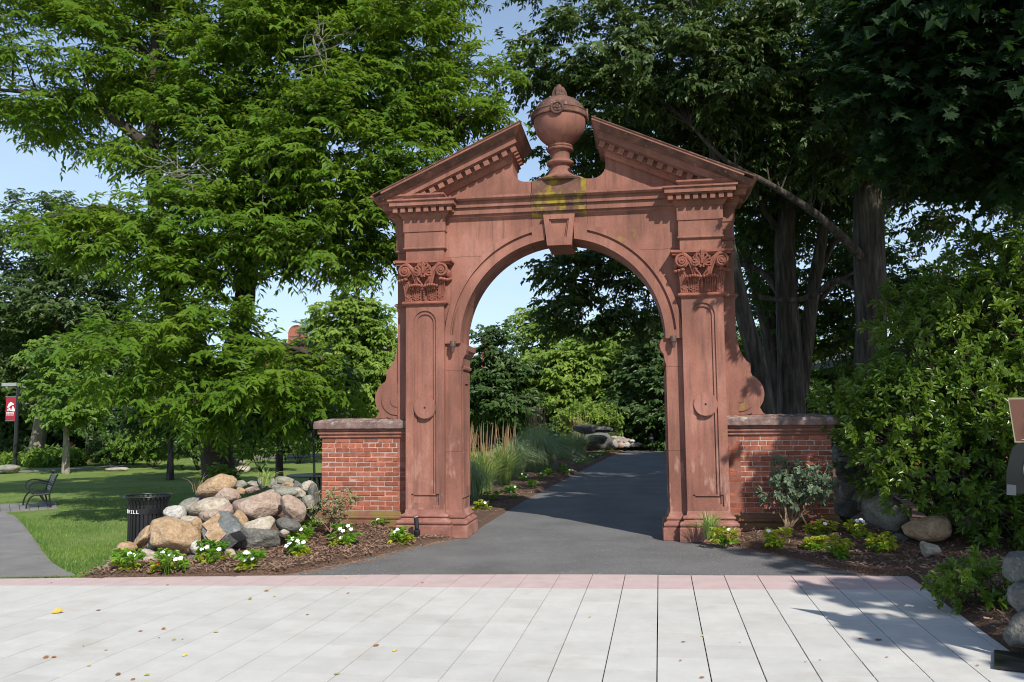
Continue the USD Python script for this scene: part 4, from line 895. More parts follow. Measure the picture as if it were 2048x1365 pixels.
def tree(name, label, cat, base, trunks, limbs, blobs, nclump, size, ns, K, L, W, slen, leaf, bark, seed, twigs=True, inner=.45, group=None, flare=.5, thin=None, nb=None, maxd=2.6, crown2=None, **kw):
    rng = np.random.default_rng(seed); base = np.asarray(base, float)
    t = thing(name, label, cat, base, group=group)
    for i, (pts, rad) in enumerate(trunks):
        v, f = bark_tube(pts, rad, 18, 6, seed + i, .05, flare if i == 0 else 0); part(t, 'trunk', (v - base, f), bark, smooth=True)
    for i, (pts, rad) in enumerate(limbs):
        v, f = bark_tube(pts, rad, 9, 5, seed + 10 + i, .05); part(t, 'limb', (v - base, f), bark, smooth=True)
    C, O = clumps(rng, blobs, nclump, inner)
    if thin is not None: C, O = thin(C, O)
    sk = skel_points(trunks + limbs)
    mb = limbs_to(rng, sk, C if nb is None else C[:nb], maxd=maxd)
    (v, f), st, d, ln = sprays(rng, C, O, size * rng.uniform(.7, 1.3, len(C)), ns, K, L, W, slen, **kw)
    if twigs: mb.add(*twig_mesh(st, d, ln, .006, kw.get('sag', .25)))
    if mb.n: bv, bf = mb.get(); part(t, 'branches', (bv - base, bf), 'twig_bark', kind='stuff')
    part(t, 'crown', (v - base, f), leaf, kind='stuff')
    if crown2:                                  # unseen crown lobes out of view, placed to shade what stands behind
        C2, O2 = clumps(rng, crown2[0], crown2[1], inner); (v, f), *_ = sprays(rng, C2, O2, size * 1.2, ns, K, L, W * 1.1, slen, **{**kw, 'kind': 2}); part(t, 'crown', (v - base, f), leaf, kind='stuff')
    return t

ORD = ['first', 'second', 'third', 'fourth', 'fifth', 'sixth', 'seventh', 'eighth', 'ninth', 'tenth', 'eleventh', 'twelfth', 'thirteenth', 'fourteenth', 'fifteenth', 'sixteenth', 'seventeenth', 'eighteenth', 'nineteenth', 'twentieth']
# --- flower clumps (broad-leaved bedding plants with flat white flowers)
def bedding(px, py, wpx, hpx, mat, flowers, label, seed, red=0, group=None, z=None, nl=150, mat2=None):
    """px, py = foot of the clump in the photograph"""
    rng = np.random.default_rng(seed); b = gnd(px, py, .04 if z is None else z)
    for _ in range(4): b = gnd(px, py, float(mulchz(b[0], b[1])) if z is None else z)
    D = b[1]; R, Hh = wpx / 2 * D / FPX, hpx * D / FPX
    R, Hh = (R * 1.18, Hh * 1.12) if px > 1440 else (R, Hh)
    t = thing('flower_clump', label, 'flowering plant', b, group=group)
    for mm, cnt, lo in ((mat, int(nl * (.7 if mat2 else 1)), .15), (mat2, int(nl * .45), .0)):
        if not mm: continue
        nst = max(6, cnt // 9); st_top = np.c_[rng.normal(0, .5, (nst, 2)) * R, Hh * (lo + (.95 - lo - (.45 if mm is mat2 else 0)) * rng.random(nst) ** .7)]
        st_top[:, :2] *= np.minimum(1, R * .85 / np.maximum(np.linalg.norm(st_top[:, :2], axis=1), 1e-6))[:, None]
        out = np.c_[st_top[:, :2] / max(R, .01), np.full(nst, .55)]
        n = nst * 9; ph = np.tile(np.arange(9) * 2.4, nst) + np.repeat(rng.uniform(0, 6, nst), 9)
        d = unit(np.c_[np.cos(ph), np.sin(ph), rng.uniform(-.35, .65, n)] + np.repeat(unit(out), 9, 0) * .35)
        P = np.repeat(st_top, 9, 0) - np.c_[0 * ph, 0 * ph, rng.uniform(0, .06, n) * (Hh / .25)]
        v, f = leaf_mesh(P, d, unit(np.c_[rng.normal(0, .25, (n, 2)), np.ones(n)]), rng.uniform(.06, .095, n), rng.uniform(.026, .038, n), droop=.25, kind=4, wide=.33)
        v[:, 2] = np.maximum(v[:, 2], .0); part(t, 'leaves', (v, f), mm, kind='stuff')
        if mm is mat:
            sb = MB()
            for q in st_top[:14]: sb.tube([(q[0] * .3, q[1] * .3, -.03), q * .97], [.004, .0025], 4, caps=False)
            part(t, 'stems', sb, 'vinca_leaf', kind='stuff')
    for k, (fx, fy) in enumerate(flowers):
        p = aty(px + fx, py + fy, D - R * .55) - b; isred = k < red
        nrm = unit(np.array([p[0] * .8, -.75, .75])); s1 = unit(np.cross(nrm, [0, 0, 1.])); s2 = np.cross(s1, nrm); m = MB(); rr = .026 if not isred else .019
        for q in range(5):
            a = q * 2 * PI / 5 + seed; e = s1 * math.cos(a) + s2 * math.sin(a); g = -s1 * math.sin(a) + s2 * math.cos(a)
            v = np.array([p, p + e * rr * .6 + g * rr * .42, p + e * rr + g * rr * .35 + nrm * .003, p + e * rr * 1.08 + nrm * .001, p + e * rr - g * rr * .35 + nrm * .003, p + e * rr * .6 - g * rr * .42])
            m.add(v, np.array([(0, 1, 2), (0, 2, 3), (0, 3, 4), (0, 4, 5)]))
        part(t, 'flower', m, 'red_petal' if isred else 'white_petal', label='single red bloom' if isred else None)
    return t
VL = 'vinca_leaf'; GO = 'gold_leaf'
BED = [
 (255, 1141, 56, 40, [(4, -33), (-26, -20), (12, -30)], 'leftmost white flowered clump, in front of the low rounded tan rock', 0, None),
 (337, 1143, 66, 46, [(-20, -16), (8, -30), (14, -24), (-12, -37), (24, -26), (3, -34)], 'white flowered clump with one red bloom in front of the largest tan boulder', 1, None),
 (424, 1126, 60, 44, [(14, -27), (-10, -31), (-20, -28)], 'mostly green flower clump in front of the slate slab', 0, None),
 (499, 1137, 48, 37, [(-2, -30), (-10, -17), (5, -20), (-8, -32)], 'small white flowered clump standing alone nearest the paving', 0, None),
 (593, 1112, 56, 40, [(-8, -34), (2, -30), (4, -24), (14, -27), (-20, -20), (-14, -26)], 'white flowered clump with many blooms right of the low dark rock', 0, None),
 (600, 1086, 46, 30, [(-10, -27), (2, -27)], 'leafy flower clump just behind the many bloomed one', 0, None),
 (622, 1070, 34, 32, [], 'flowerless green clump at the right foot of the rock pile', 0, None),
 (690, 1092, 60, 46, [(-10, -34), (-4, -30), (6, -40), (12, -33), (-8, -16)], 'yellowing white flowered clump below the brick wall', 0, GO),
 (757, 1068, 36, 30, [(-1, -28), (-14, -17)], 'small white flowered clump between brick wall and left pier', 0, None),
 (803, 1088, 38, 32, [(-14, -24), (-8, -28)], 'green flower clump left of the black spotlight', 0, None),
 (1450, 1088, 46, 28, [(8, -28)], 'yellow green clump with one white flower at the foot of the right pier', 0, GO),
 (1523, 1060, 44, 36, [(-20, -14), (13, -33), (2, -26)], 'green clump with white flowers below the right brick wall', 0, None),
 (1549, 1096, 50, 38, [(-12, -34)], 'yellow clump in front of the white flowered green one, right bed', 0, GO),
 (1642, 1084, 50, 38, [(-18, -40), (8, -36)], 'yellow clump with a red bloom below the variegated shrub', 1, GO),
 (1630, 1101, 34, 26, [], 'low yellow clump right in front of the one with the red bloom', 0, GO),
 (1720, 1086, 44, 40, [(-6, -44), (2, -46), (6, -43)], 'yellow clump topped with pale white flowers near the lichened boulder', 0, GO),
 (1680, 1114, 46, 36, [], 'sparse yellow green clump at the front of the right bed', 0, GO),
 (1768, 1105, 48, 34, [], 'rightmost yellow clump in front of the tan boulder', 0, GO),
]
for i, (x, y, w, h, fl, lab, red, m2) in enumerate(BED):
    bedding(x, y, w, h, GO if (m2 and x > 1440 and i not in (11,)) else VL, fl, lab, 400 + i, red, mat2=m2 or 'gold_leaf' if not (m2 and x > 1440) else VL, nl=170)
PB = [(962, 1020, 34, 18, [(8, -14)]), (985, 1000, 30, 16, []), (1018, 996, 30, 18, [(4, -12)]), (1022, 986, 28, 16, [(-4, -10), (8, -12)]), (1050, 962, 26, 16, [(-6, -14), (6, -12), (2, -8)]), (1060, 975, 26, 13, []), (1088, 957, 26, 13, [(4, -8), (-6, -10)]), (1098, 950, 26, 13, []),
      (1128, 942, 26, 16, [(4, -12), (-4, -10)]), (1135, 948, 22, 12, [(4, -8), (10, -8)]), (1153, 932, 22, 15, [(-4, -12), (4, -12), (0, -8)]), (1168, 928, 22, 14, [(4, -10), (-2, -8)]), (1180, 922, 22, 13, [(0, -10), (6, -8)]), (1196, 917, 20, 12, [(0, -8), (5, -7), (-5, -7)]), (1206, 911, 20, 12, [(2, -8)]), (1222, 907, 20, 11, [])]
for i, (x, y, w, h, fl) in enumerate(PB):
    bedding(x, y, w, h, VL if i not in (0, 15) else GO, fl, '%s clump from the arch in the row of bedding plants edging the path behind it' % ORD[i], 440 + i, nl=90)

# --- tufts and ornamental grasses
def grass_clump(base, H, R, n, mat, label, seed, arch_=.5, plumes=0, name='ornamental_grass', cat='ornamental grass', w=.006, group=None):
    rng = np.random.default_rng(seed); t = thing(name, label, cat, base, group=group)
    th = rng.uniform(0, 2 * PI, n); d = np.c_[np.cos(th), np.sin(th), 0 * th]; h = H * rng.uniform(.55, 1.0, n); o = R * (.1 + .9 * rng.random(n) ** .8)
    b0 = d * (rng.random(n) * R * .28)[:, None]; ws = np.c_[-np.sin(th), np.cos(th), 0 * th] + rng.normal(0, .3, (n, 3))
    rows = []
    for k, s in enumerate((0, .35, .65, .88, 1.0)):
        c = b0 + d * (o * s ** 2)[:, None] + np.c_[0 * h, 0 * h, h * (s * (1 + .45 * arch_) - arch_ * .95 * s ** 2.6 * (.45 + .75 * o / max(R, .01)))]
        ww = w * (1, 1.1, .9, .6, .1)[k]; rows += [c - ws * ww / 2, c + ws * ww / 2]
    v = np.stack(rows, 1).reshape(-1, 3); v[:, 2] = np.maximum(v[:, 2], -.02); q = np.arange(n)[:, None] * 10
    part(t, 'blades', (v, np.concatenate([q + [2 * k, 2 * k + 1, 2 * k + 3, 2 * k + 2] for k in range(4)], 0)), mat, kind='stuff')
    if plumes:
        mb = MB()
        for k in range(plumes):
            a = rng.uniform(0, 2 * PI); rr = R * .55 * rng.random() ** .6; e = np.array([math.cos(a) * rr, math.sin(a) * rr, H * rng.uniform(.95, 1.38)]); s = np.array([math.cos(a), math.sin(a), 0]) * rr * .3
            m_ = s + (e - s) * .72; mb.tube([s, s + (e - s) * .4, m_], .003, 3, caps=False); mb.tube([m_, m_ * .6 + e * .4, m_ * .25 + e * .75, e], [.003, .0065, .005, .001], 4)
        part(t, 'plumes', mb, 'plume', kind='stuff')
    return t
def GP(px, py): return gnd(px, py, .0)
GR = [((945, 1005), 1.06, .60, 420, 'silver_blade', 'striped arching grass clump just behind the left pier', 1.3, 0),
      ((968, 990), 1.18, .60, 620, 'reed_blade', 'upright feathery grass nearest the left pier', .45, 36),
      ((1008, 972), 1.23, .60, 560, 'reed_blade', 'second upright feathery grass along the path', .5, 28),
      ((1028, 958), 1.5, 1.0, 900, 'silver_blade', 'rounded arching grass clump left of the biggest one', 1.0, 0),
      ((1078, 945), 1.75, 1.45, 1400, 'silver_blade', 'biggest arching silvery grass mound by the path', 1.15, 0),
      ((1072, 925), 1.74, .75, 600, 'reed_blade', 'feathery grass with tan plumes behind the biggest mound', .3, 60),
      ((1130, 922), 1.40, .9, 500, 'reed_blade', 'greyish feathery grass right of the biggest mound', .6, 24),
      ((1160, 912), 1.46, .95, 500, 'silver_blade', 'feathery grass in front of the stone blocks at the path end', .7, 30),
      ((1200, 905), 1.51, 1.2, 520, 'silver_blade', 'last arching grass clump at the far end of the path', .9, 20),
      ((930, 985), 1.18, .6, 500, 'reed_blade', 'feathery grass mostly hidden by the left pier', .3, 50)]
for i, (p, H, R, n, m, lab, ar, pl) in enumerate(GR): grass_clump(GP(*p), H, R, n, m, lab, 470 + i, ar, pl, w=.009)
grass_clump(aty(1420, 1079, 11.22), .42, .26, 170, 'reed_blade', 'bright green grass tuft in front of the right pier base', 490, .45, 0, 'grass_tuft', 'grass tuft', .007)
grass_clump(gnd(1690, 1045, .03), .28, .3, 260, 'dark_leaf', 'dark low grass tuft between plinth and lichened boulder', 491, .8, 0, 'grass_tuft', 'grass tuft', .006)
grass_clump(aty(530, 972, 12.2), .32, .3, 80, 'reed_blade', 'wispy weed tuft growing out of the top of the rock pile', 492, .6, 0, 'weed_tuft', 'weed', .006)
grass_clump(aty(395, 985, 12.6), .35, .35, 14, 'plume', 'dry straw stalks left of the top boulder', 493, .5, 0, 'weed_tuft', 'weed', .005)

# --- shrubs
def shrub(base, blobs, n, label, seed, leaf, L, W, twig, K=8, ns=5, slen=.18, size=.10, name='shrub', cat='shrub', rtw=.012, stems=24, whorl=True, inner=.3, kind=4, ang=.9, roots=None, spreadr=.08, upz=.35, ldroop=.1, **kw):
    rng = np.random.default_rng(seed); base = np.asarray(base, float); t = thing(name, label, cat, base)
    C, O = clumps(rng, blobs, n, inner); O = O + np.array([0, 0, .35])
    sk = MB()
    rts = roots if roots is not None else [base + np.array([rng.normal(0, spreadr), rng.normal(0, spreadr), 0]) for _ in range(6)]
    for i in range(min(stems, n)):
        r0 = rts[rng.integers(len(rts))]; c = C[i]; L_m = np.linalg.norm(c - r0); mid = (r0 + c) / 2 + rng.normal(0, .08, 3) * L_m + np.array([0, 0, .1 * L_m])
        sk.tube(spath([r0, mid, c], 4), np.linspace(rtw, rtw * .3, 9), 5, caps=False)
    for i in range(stems, n):
        j = np.linalg.norm(C[:stems] - C[i], axis=1).argmin(); sk.tube([C[j] * .6 + base * .4 if False else (C[j] + base) / 2 * .3 + C[j] * .7, C[i]], [rtw * .5, rtw * .2], 4, caps=False)
    (v, f), st, d, ln = sprays(rng, C, O, size, ns, K, L, W, slen, sag=.05, spread=.8, upz=upz, kind=kind, droop=.15, ang=ang, ldroop=ldroop, flat=.9, whorl=whorl, wide=.40, **kw)
    sk.add(*twig_mesh(st, d, ln, .0035, .05)); bv, bf = sk.get(); part(t, 'stems', (bv - base, bf), twig, kind='stuff'); part(t, 'leaves', (v - base, f), leaf, kind='stuff')
    return t
D0 = arch_world(2.9, -.15, 0)[1]
b0 = aty(1592, 1056, 11.22); D0 = b0[1]
shrub(b0, [blob(1590, 960, D0, 46, 36), blob(1620, 985, D0, 38, 30), blob(1565, 990, D0, 30, 28), blob(1640, 962, D0, 20, 18)], 60, 'variegated grey green shrub in front of the right brick wall', 500, 'variegated_leaf', .075, .032, 'tan_twig', ns=4, slen=.12, size=.07)
b0 = aty(672, 1062, 11.75); D0 = b0[1]
shrub(b0, [blob(690, 995, D0, 22, 14), blob(660, 1008, D0, 18, 14), blob(690, 1020, D0, 22, 22), blob(650, 1040, D0, 18, 10)], 26, 'twiggy cream variegated shrub in front of the left brick wall', 501, 'dry_leaf_shrub', .055, .022, 'tan_twig', ns=3, K=7, slen=.14, size=.06, stems=26, rtw=.007)
# the big evergreen bush on the right
bb = []
for x, y, D, rx, ry in [(1985, 560, 11.9, 70, 90), (1940, 640, 11.7, 110, 70), (1845, 625, 12.2, 60, 45), (1815, 665, 12.1, 60, 36), (1890, 740, 11.4, 130, 70), (1735, 830, 11.6, 70, 55), (1820, 850, 11.2, 110, 80), (1950, 850, 10.8, 100, 100), (1695, 880, 11.7, 38, 50), (1890, 960, 10.7, 110, 75), (1790, 945, 11.1, 60, 50), (2010, 700, 11.3, 90, 110), (1980, 1050, 10.6, 70, 60), (1990, 490, 12.0, 36, 36), (2080, 600, 11.4, 80, 190), (2100, 900, 10.4, 90, 190), (1780, 765, 11.7, 60, 40), (1900, 840, 11.4, 110, 110)]:
    bb.append(blob(x, y, D, rx, ry, (rx + ry) / 2 * D / FPX * 1.15))
br = gnd(1975, 1165, .0); br = np.array([6.35, 11.1, 0])
shrub(br, bb, 900, 'large glossy evergreen bush filling the right edge above the boulders', 510, 'bush_leaf', (.105), .036, 'twig_bark', K=9, ns=5, slen=.28, size=.17, name='evergreen_bush', cat='bush', rtw=.024, stems=150, inner=.55, ang=.8, roots=[br + np.array([a, b, 0]) for a, b in ((0, 0), (.5, .3), (-.5, .2), (.2, -.5), (.9, -.2), (-.2, .5))])
b0 = gnd(1960, 1222, .02); D0 = b0[1]
shrub(b0, [blob(1950, 1175, D0, 52, 36), blob(1920, 1195, D0, 30, 26), blob(1985, 1160, D0, 24, 26)], 22, 'low separate evergreen sprig beside the paving at the right', 511, 'bush_leaf', .085, .03, 'twig_bark', K=9, ns=4, slen=.14, size=.08, rtw=.008, stems=22)
b0 = aty(1900, 640, 12.7)
shrub(b0, [blob(1900, 565, 12.6, 22, 16), blob(1955, 512, 12.6, 10, 10)], 6, 'spindly branch with reddened leaves rising above the evergreen bush', 512, 'red_leaf', .085, .016, 'twig_bark', K=6, ns=2, slen=.12, size=.06, name='red_sumac', cat='sapling', rtw=.008, stems=9)

# ================================================================== FALLEN LEAVES
FL = {'yellow': [(115, 1226, 20, 0), (370, 1312, 10, 1), (432, 1265, 9, 1), (178, 1332, 8, 1), (693, 1156, 7, 1), (790, 1302, 10, 1), (1405, 1272, 6, 1)],
      'brown': [(92, 1316, 10, 0), (108, 1315, 9, 0), (197, 1221, 9, 0), (236, 1350, 12, 0), (266, 1360, 8, 0), (281, 1263, 8, 0), (327, 1259, 8, 0), (318, 1276, 4, 0), (365, 1279, 4, 0), (335, 1171, 5, 0), (533, 1183, 8, 0), (615, 1230, 6, 0), (696, 1187, 6, 0), (752, 1292, 12, 0), (845, 1166, 6, 0), (1367, 1284, 8, 0), (1361, 1322, 5, 0), (1404, 1356, 9, 0), (1480, 1285, 4, 0), (1721, 1278, 8, 0), (1757, 1281, 12, 0), (1774, 1315, 6, 0), (103, 1166, 4, 0), (167, 1293, 4, 0), (1955, 1332, 6, 0), (1611, 1324, 4, 0), (1640, 1321, 4, 0)],
      'green': [(212, 1301, 6, 0), (294, 1351, 10, 0), (348, 1280, 8, 0), (500, 1199, 9, 0), (549, 1194, 6, 0), (674, 1349, 11, 0), (1180, 1235, 5, 0), (2030, 1311, 6, 0)]}
for col, lst in FL.items():
    lst = sorted(lst)
    for k, (x, y, s, g) in enumerate(lst):
        rng = np.random.default_rng(int(x * 7 + y)); p = gnd(x, y, .004); L = s * 1.25 * p[1] / FPX; a = rng.uniform(-.6, .6)
        if s > 15: a = .15
        d = np.array([math.cos(a), math.sin(a) * .8, 0]); e = np.array([-d[1], d[0], 0]); W = L * rng.uniform(.42, .6); up_ = np.array([0, 0, 1.])
        c = lambda t, w, h: d * (t - .5) * L + e * w * W + up_ * h * L
        hcurl = rng.uniform(.06, .28)
        v = np.array([c(0, 0, .02), c(.3, .38, .04 + hcurl), c(.3, 0, .01), c(.3, -.38, .03), c(.68, .4, .03 + hcurl), c(.68, 0, .015), c(.68, -.38, .05), c(1, 0, .05 + hcurl * .6)])
        f = np.array([(0, 2, 1), (0, 3, 2), (1, 2, 5), (1, 5, 4), (2, 3, 6), (2, 6, 5), (4, 5, 7), (5, 6, 7)])
        nth = ORD[k] if k < 20 else ['twenty-first', 'twenty-second', 'twenty-third', 'twenty-fourth', 'twenty-fifth', 'twenty-sixth', 'twenty-seventh', 'twenty-eighth'][k - 20]
        lab = 'largest curled yellow leaf lying on the paving at the left' if s > 15 else '%s fallen leaf on the paving, %s %s one from the left' % ({'brown': 'dry brown', 'yellow': 'small yellow', 'green': 'small green'}[col], nth, col)
        t = thing('fallen_leaf', lab, 'leaf', p, group='fallen leaves on the paving'); part(t, 'blade', (v, f), 'fallen_' + col)

# ================================================================== LITTER BIN, BENCH AND OTHER FURNITURE
p = gnd(294, 1093, -.02); bin_ = thing('litter_bin', 'round black slatted metal litter bin standing behind the rock pile', 'litter bin', p)
BH, BR = .70, .255
for k in range(30):
    a = k * 2 * PI / 30; m = MB()
    pr = [(BR, .03), (BR, .50), (BR + .004, .58), (BR + .02, .635), (BR + .05, .68)]
    w = .017
    v = []
    for r, z in pr:
        for dr, dw in ((0, -w), (0, w), (-.007, w), (-.007, -w)): v.append(((r + dr) * math.cos(a) - dw * math.sin(a), (r + dr) * math.sin(a) + dw * math.cos(a), z))
    f = []
    for r in range(4):
        for q in range(4): f.append((r * 4 + q, r * 4 + (q + 1) % 4, r * 4 + 4 + (q + 1) % 4, r * 4 + 4 + q))
    part(bin_, 'slat', m.add(np.array(v), np.array(f)), 'black_metal')
th = np.linspace(0, 2 * PI, 41)
def hoop(r, z, rr): return MB().tube(np.c_[r * np.cos(th), r * np.sin(th), np.full(41, z)], rr, 7, caps=False)
part(bin_, 'rim', hoop(BR + .055, .69, .014), 'black_metal', smooth=True)
part(bin_, 'hoop', hoop(BR - .014, .045, .012), 'black_metal'); part(bin_, 'hoop', hoop(BR - .014, .62, .010), 'black_metal')
bandm = part(bin_, 'band', MB().add(lathe([(BR + .002, .455), (BR + .006, .457), (BR + .006, .533), (BR + .002, .535)], 44)), 'black_plastic')
part(bin_, 'liner', MB().add(lathe([(.18, .05), (BR - .02, .06), (BR - .02, .60), (BR - .03, .60), (BR - .03, .08)], 24)), 'black_plastic')
tx = MB(); word = 'LANDFILL'; a0 = math.atan2(-p[1], -p[0])
for k, ch in enumerate(word):
    a = a0 - .52 - (len(word) - 1 - k) * .185          # runs round the left of the drum as seen
    g = meshkit.text_mesh(ch, .046, .003, True); v = np.array(g.vertices); v[:, 0] -= (v[:, 0].max() + v[:, 0].min()) / 2
    e = np.array([-math.sin(a), math.cos(a), 0]); o = np.array([math.cos(a), math.sin(a), 0]); R0 = BR + .0065
    tx.add(o * (R0 + v[:, 2:3]) + e * v[:, 0:1] + np.array([0, 0, .470]) + np.array([0, 0, 1.]) * v[:, 1:2], g.faces)
part(bandm, 'lettering', tx, 'white_print')
# bench
pn = hit(58, 1022); pn2 = hit(107, 1022); axis = unit(np.array([-.62, .95, 0])); face = unit(np.array([-.95, -.42, 0])); face = unit(face - axis * (face @ axis) * .8)
bench = thing('park_bench', 'black slatted metal bench with looped arms on the left lawn', 'bench', pn)
BL = 1.15; SC = .80
def bp(a, fwd, z): return axis * a + face * (-fwd) * SC + np.array([0, 0, z * SC])
for k in range(7):
    d = .02 + k * .068; z = .43 + .03 * (1 - k / 6.) - .05 * math.sin(k / 6 * PI) * .6
    part(bench, 'seat_slat', MB().add(np.array([bp(a, d + dd, z + dz) for dz in (0, .018) for dd in (0, .05) for a in (.03, BL - .03)]), BF), 'black_metal')
for k in range(7):
    t = k / 6; d = .50 + .10 * t; z = .50 + .36 * t
    part(bench, 'back_slat', MB().add(np.array([bp(a, d + dd + ds, z + dz) for ds, dz0 in ((0, 0), (.018, -.005)) for dd, dz in ((0, 0), (.012, .045)) for a in (.03, BL - .03)]), BF), 'black_metal')
for a in (0.02, BL - .02):
    part(bench, 'back_frame', MB().tube(spath([bp(a, .52, 0), bp(a, .50, .20), bp(a, .47, .40), bp(a, .53, .62), bp(a, .63, .90), bp(a, .67, .92)], 5), .020, 6), 'black_metal')
    part(bench, 'leg', MB().tube(spath([bp(a, -.06, 0), bp(a, -.06, .15), bp(a, .0, .32), bp(a, .10, .40), bp(a, .25, .41), bp(a, .47, .42)], 5), .020, 6), 'black_metal')
    part(bench, 'arm', MB().tube(spath([bp(a, .10, .43), bp(a, .0, .52), bp(a, -.03, .62), bp(a, .05, .72), bp(a, .20, .75), bp(a, .36, .71), bp(a, .54, .66)], 5), .017, 6), 'black_metal')
    part(bench, 'brace', MB().tube(spath([bp(a, .50, .08), bp(a, .38, .22), bp(a, .28, .41)], 5), .014, 6), 'black_metal')
# bench pad of flagstones
padq = [hit(x, y) for x, y in [(-40, 1026), (30, 1031), (114, 1021), (108, 1010), (60, 1012), (-40, 1017)]]
pad = thing('flagstone_strip', None, None, (0, 0, 0), kind='structure')
A_, B_, C_, D_ = hit(-60, 1032), hit(114, 1020), hit(112, 1008), hit(-60, 1016)
for k in range(9):
    t0, t1 = k / 9 + .004, (k + 1) / 9 - .004
    qd = np.array([A_ + (B_ - A_) * t0, A_ + (B_ - A_) * t1, D_ + (C_ - D_) * t1, D_ + (C_ - D_) * t0]); lo = qd.copy(); lo[:, 2] -= .06; qd[:, 2] += .045
    part(pad, 'flagstone', (np.vstack([lo, qd]), np.array([(0, 1, 5, 4), (1, 2, 6, 5), (2, 3, 7, 6), (3, 0, 4, 7), (4, 5, 6, 7)])), 'old_asphalt')
# spotlights
p = gnd(834, 1078, .03)
t = thing('ground_spotlight', 'black ground spotlight on a stake in front of the left pier', 'spotlight', p)
part(t, 'post', MB().add(lathe([(.045, -.02), (.047, .10), (.042, .125), (.03, .13)], 14)), 'black_plastic')
hd = MB().add(lathe([(.02, 0), (.032, .01), (.034, .16), (.031, .165)], 14)); v, f = hd.get(); v = rotm(v, 1, -.10); v = rotm(v, 0, -.15); part(t, 'head', (v + np.array([.0, 0, .13]), f), 'black_metal')
lv, lf = lathe([(.001, .1655), (.029, .166), (.029, .170), (.001, .171)], 14); lv = rotm(rotm(lv, 1, -.10), 0, -.15); part(t, 'lens', (lv + np.array([0, 0, .13]), lf), 'white_print')
for x, y, lab in ((712, 1092, 'small black capped path light in the mulch below the left brick wall'), (1621, 1101, 'small dark path light among the yellow clumps of the right bed')):
    t = thing('stake_light', lab, 'garden light', gnd(x, y, .03)); part(t, 'stem', MB().add(lathe([(.028, -.03), (.03, .04), (.036, .045), (.036, .07), (.01, .078)], 12)), 'black_plastic')
# table with parasol pole behind the left wall
p = hit(627, 962); D = 15.0; p = aty(627, 990, D); p[2] = float(gz(p[0], p[1]))
t = thing('patio_table', 'black metal patio table half hidden behind the left brick wall', 'table', p)
zt = aty(600, 950, D)[2] - p[2]
part(t, 'tabletop', MB().add(lathe([(.01, zt - .02), (.52, zt - .02), (.53, zt - .01), (.52, zt), (.01, zt)], 28, (.05, 0, 0))), 'black_metal')
for a in (.6, 2.2, 3.8, 5.3): part(t, 'leg', MB().tube(spath([(.05 + .1 * math.cos(a), .1 * math.sin(a), zt - .02), (.05 + .25 * math.cos(a), .25 * math.sin(a), zt * .5), (.05 + .42 * math.cos(a), .42 * math.sin(a), 0)], 4), .016, 6), 'black_metal')
t2 = thing('parasol_pole', 'thin black parasol pole rising through the patio table', 'pole', p)
q0 = aty(629, 960, D) - p; q1 = aty(623, 850, D) - p
part(t2, 'pole', MB().tube([(q0[0], 0, 0), (q0[0], 0, q0[2]), (q1[0], 0, q1[2] + .6)], .022, 8), 'black_metal'); part(t2, 'foot', MB().add(lathe([(.2, 0), (.2, .05), (.03, .08)], 18, (q0[0], 0, 0))), 'black_metal')
pc = p + np.array([.28, -.45, 0])
t = thing('patio_chair', 'black metal chair back beside the patio table, at the wall edge', 'chair', pc)
zc = aty(625, 949, pc[1])[2] - pc[2]
part(t, 'back', MB().tube(spath([(-.17, 0, .3), (-.17, 0, zc - .05), (-.12, 0, zc), (.12, 0, zc), (.17, 0, zc - .05), (.17, 0, .3)], 4), .018, 6), 'black_metal')
for k in range(5): part(t, 'back_bar', MB().tube([(-.10 + k * .05, 0, .3), (-.10 + k * .05, 0, zc)], .010, 5), 'black_metal')
part(t, 'seat', MB().box(-.2, .2, -.02, .38, .28, .31), 'black_metal')
for x in (-.17, .17):
    for y in (0, .36): part(t, 'leg', MB().tube([(x, y, 0), (x, y, .28)], .014, 5), 'black_metal')
# bright blue tub behind the rocks
p = hit(392, 1012); t = thing('blue_tub', 'bit of a bright blue tub showing behind the rock pile', 'tub', aty(392, 1010, 12.6)); 
part(t, 'tub', MB().add(lathe([(.09, -.25), (.11, .08), (.115, .10), (.10, .10), (.095, .0)], 18)), 'blue_plastic')
# bollard and stone blocks at the far end of the path
p = gnd(1304, 903); t = thing('bollard', 'slim black bollard standing in the path far behind the arch', 'bollard', p)
part(t, 'post', MB().add(lathe([(.07, 0), (.07, .78), (.075, .79), (.075, .83), (.05, .86), (.01, .87)], 16)), 'black_metal'); part(t, 'collar', MB().add(lathe([(.071, .60), (.078, .61), (.078, .65), (.071, .66)], 16)), 'white_print')
for i, (bb_, D, mat, lab) in enumerate([((1146, 850, 1192, 868), 36, 'dark_rock', 'flat grey capstone block at the path end, left one'), ((1186, 853, 1226, 866), 37, 'dark_rock', 'flat grey capstone block at the path end, right one'), ((1150, 866, 1226, 900), 38, 'dark_rock', 'squared stone wall block under the capstones at the path end')]):
    bbox_rock(bb_, D, mat, lab, 550 + i, 1, 0, org=(0, 0), sc=1.0, sub=2, name='stone_block', cat='stone block')
rg2 = np.random.default_rng(77); k = 0
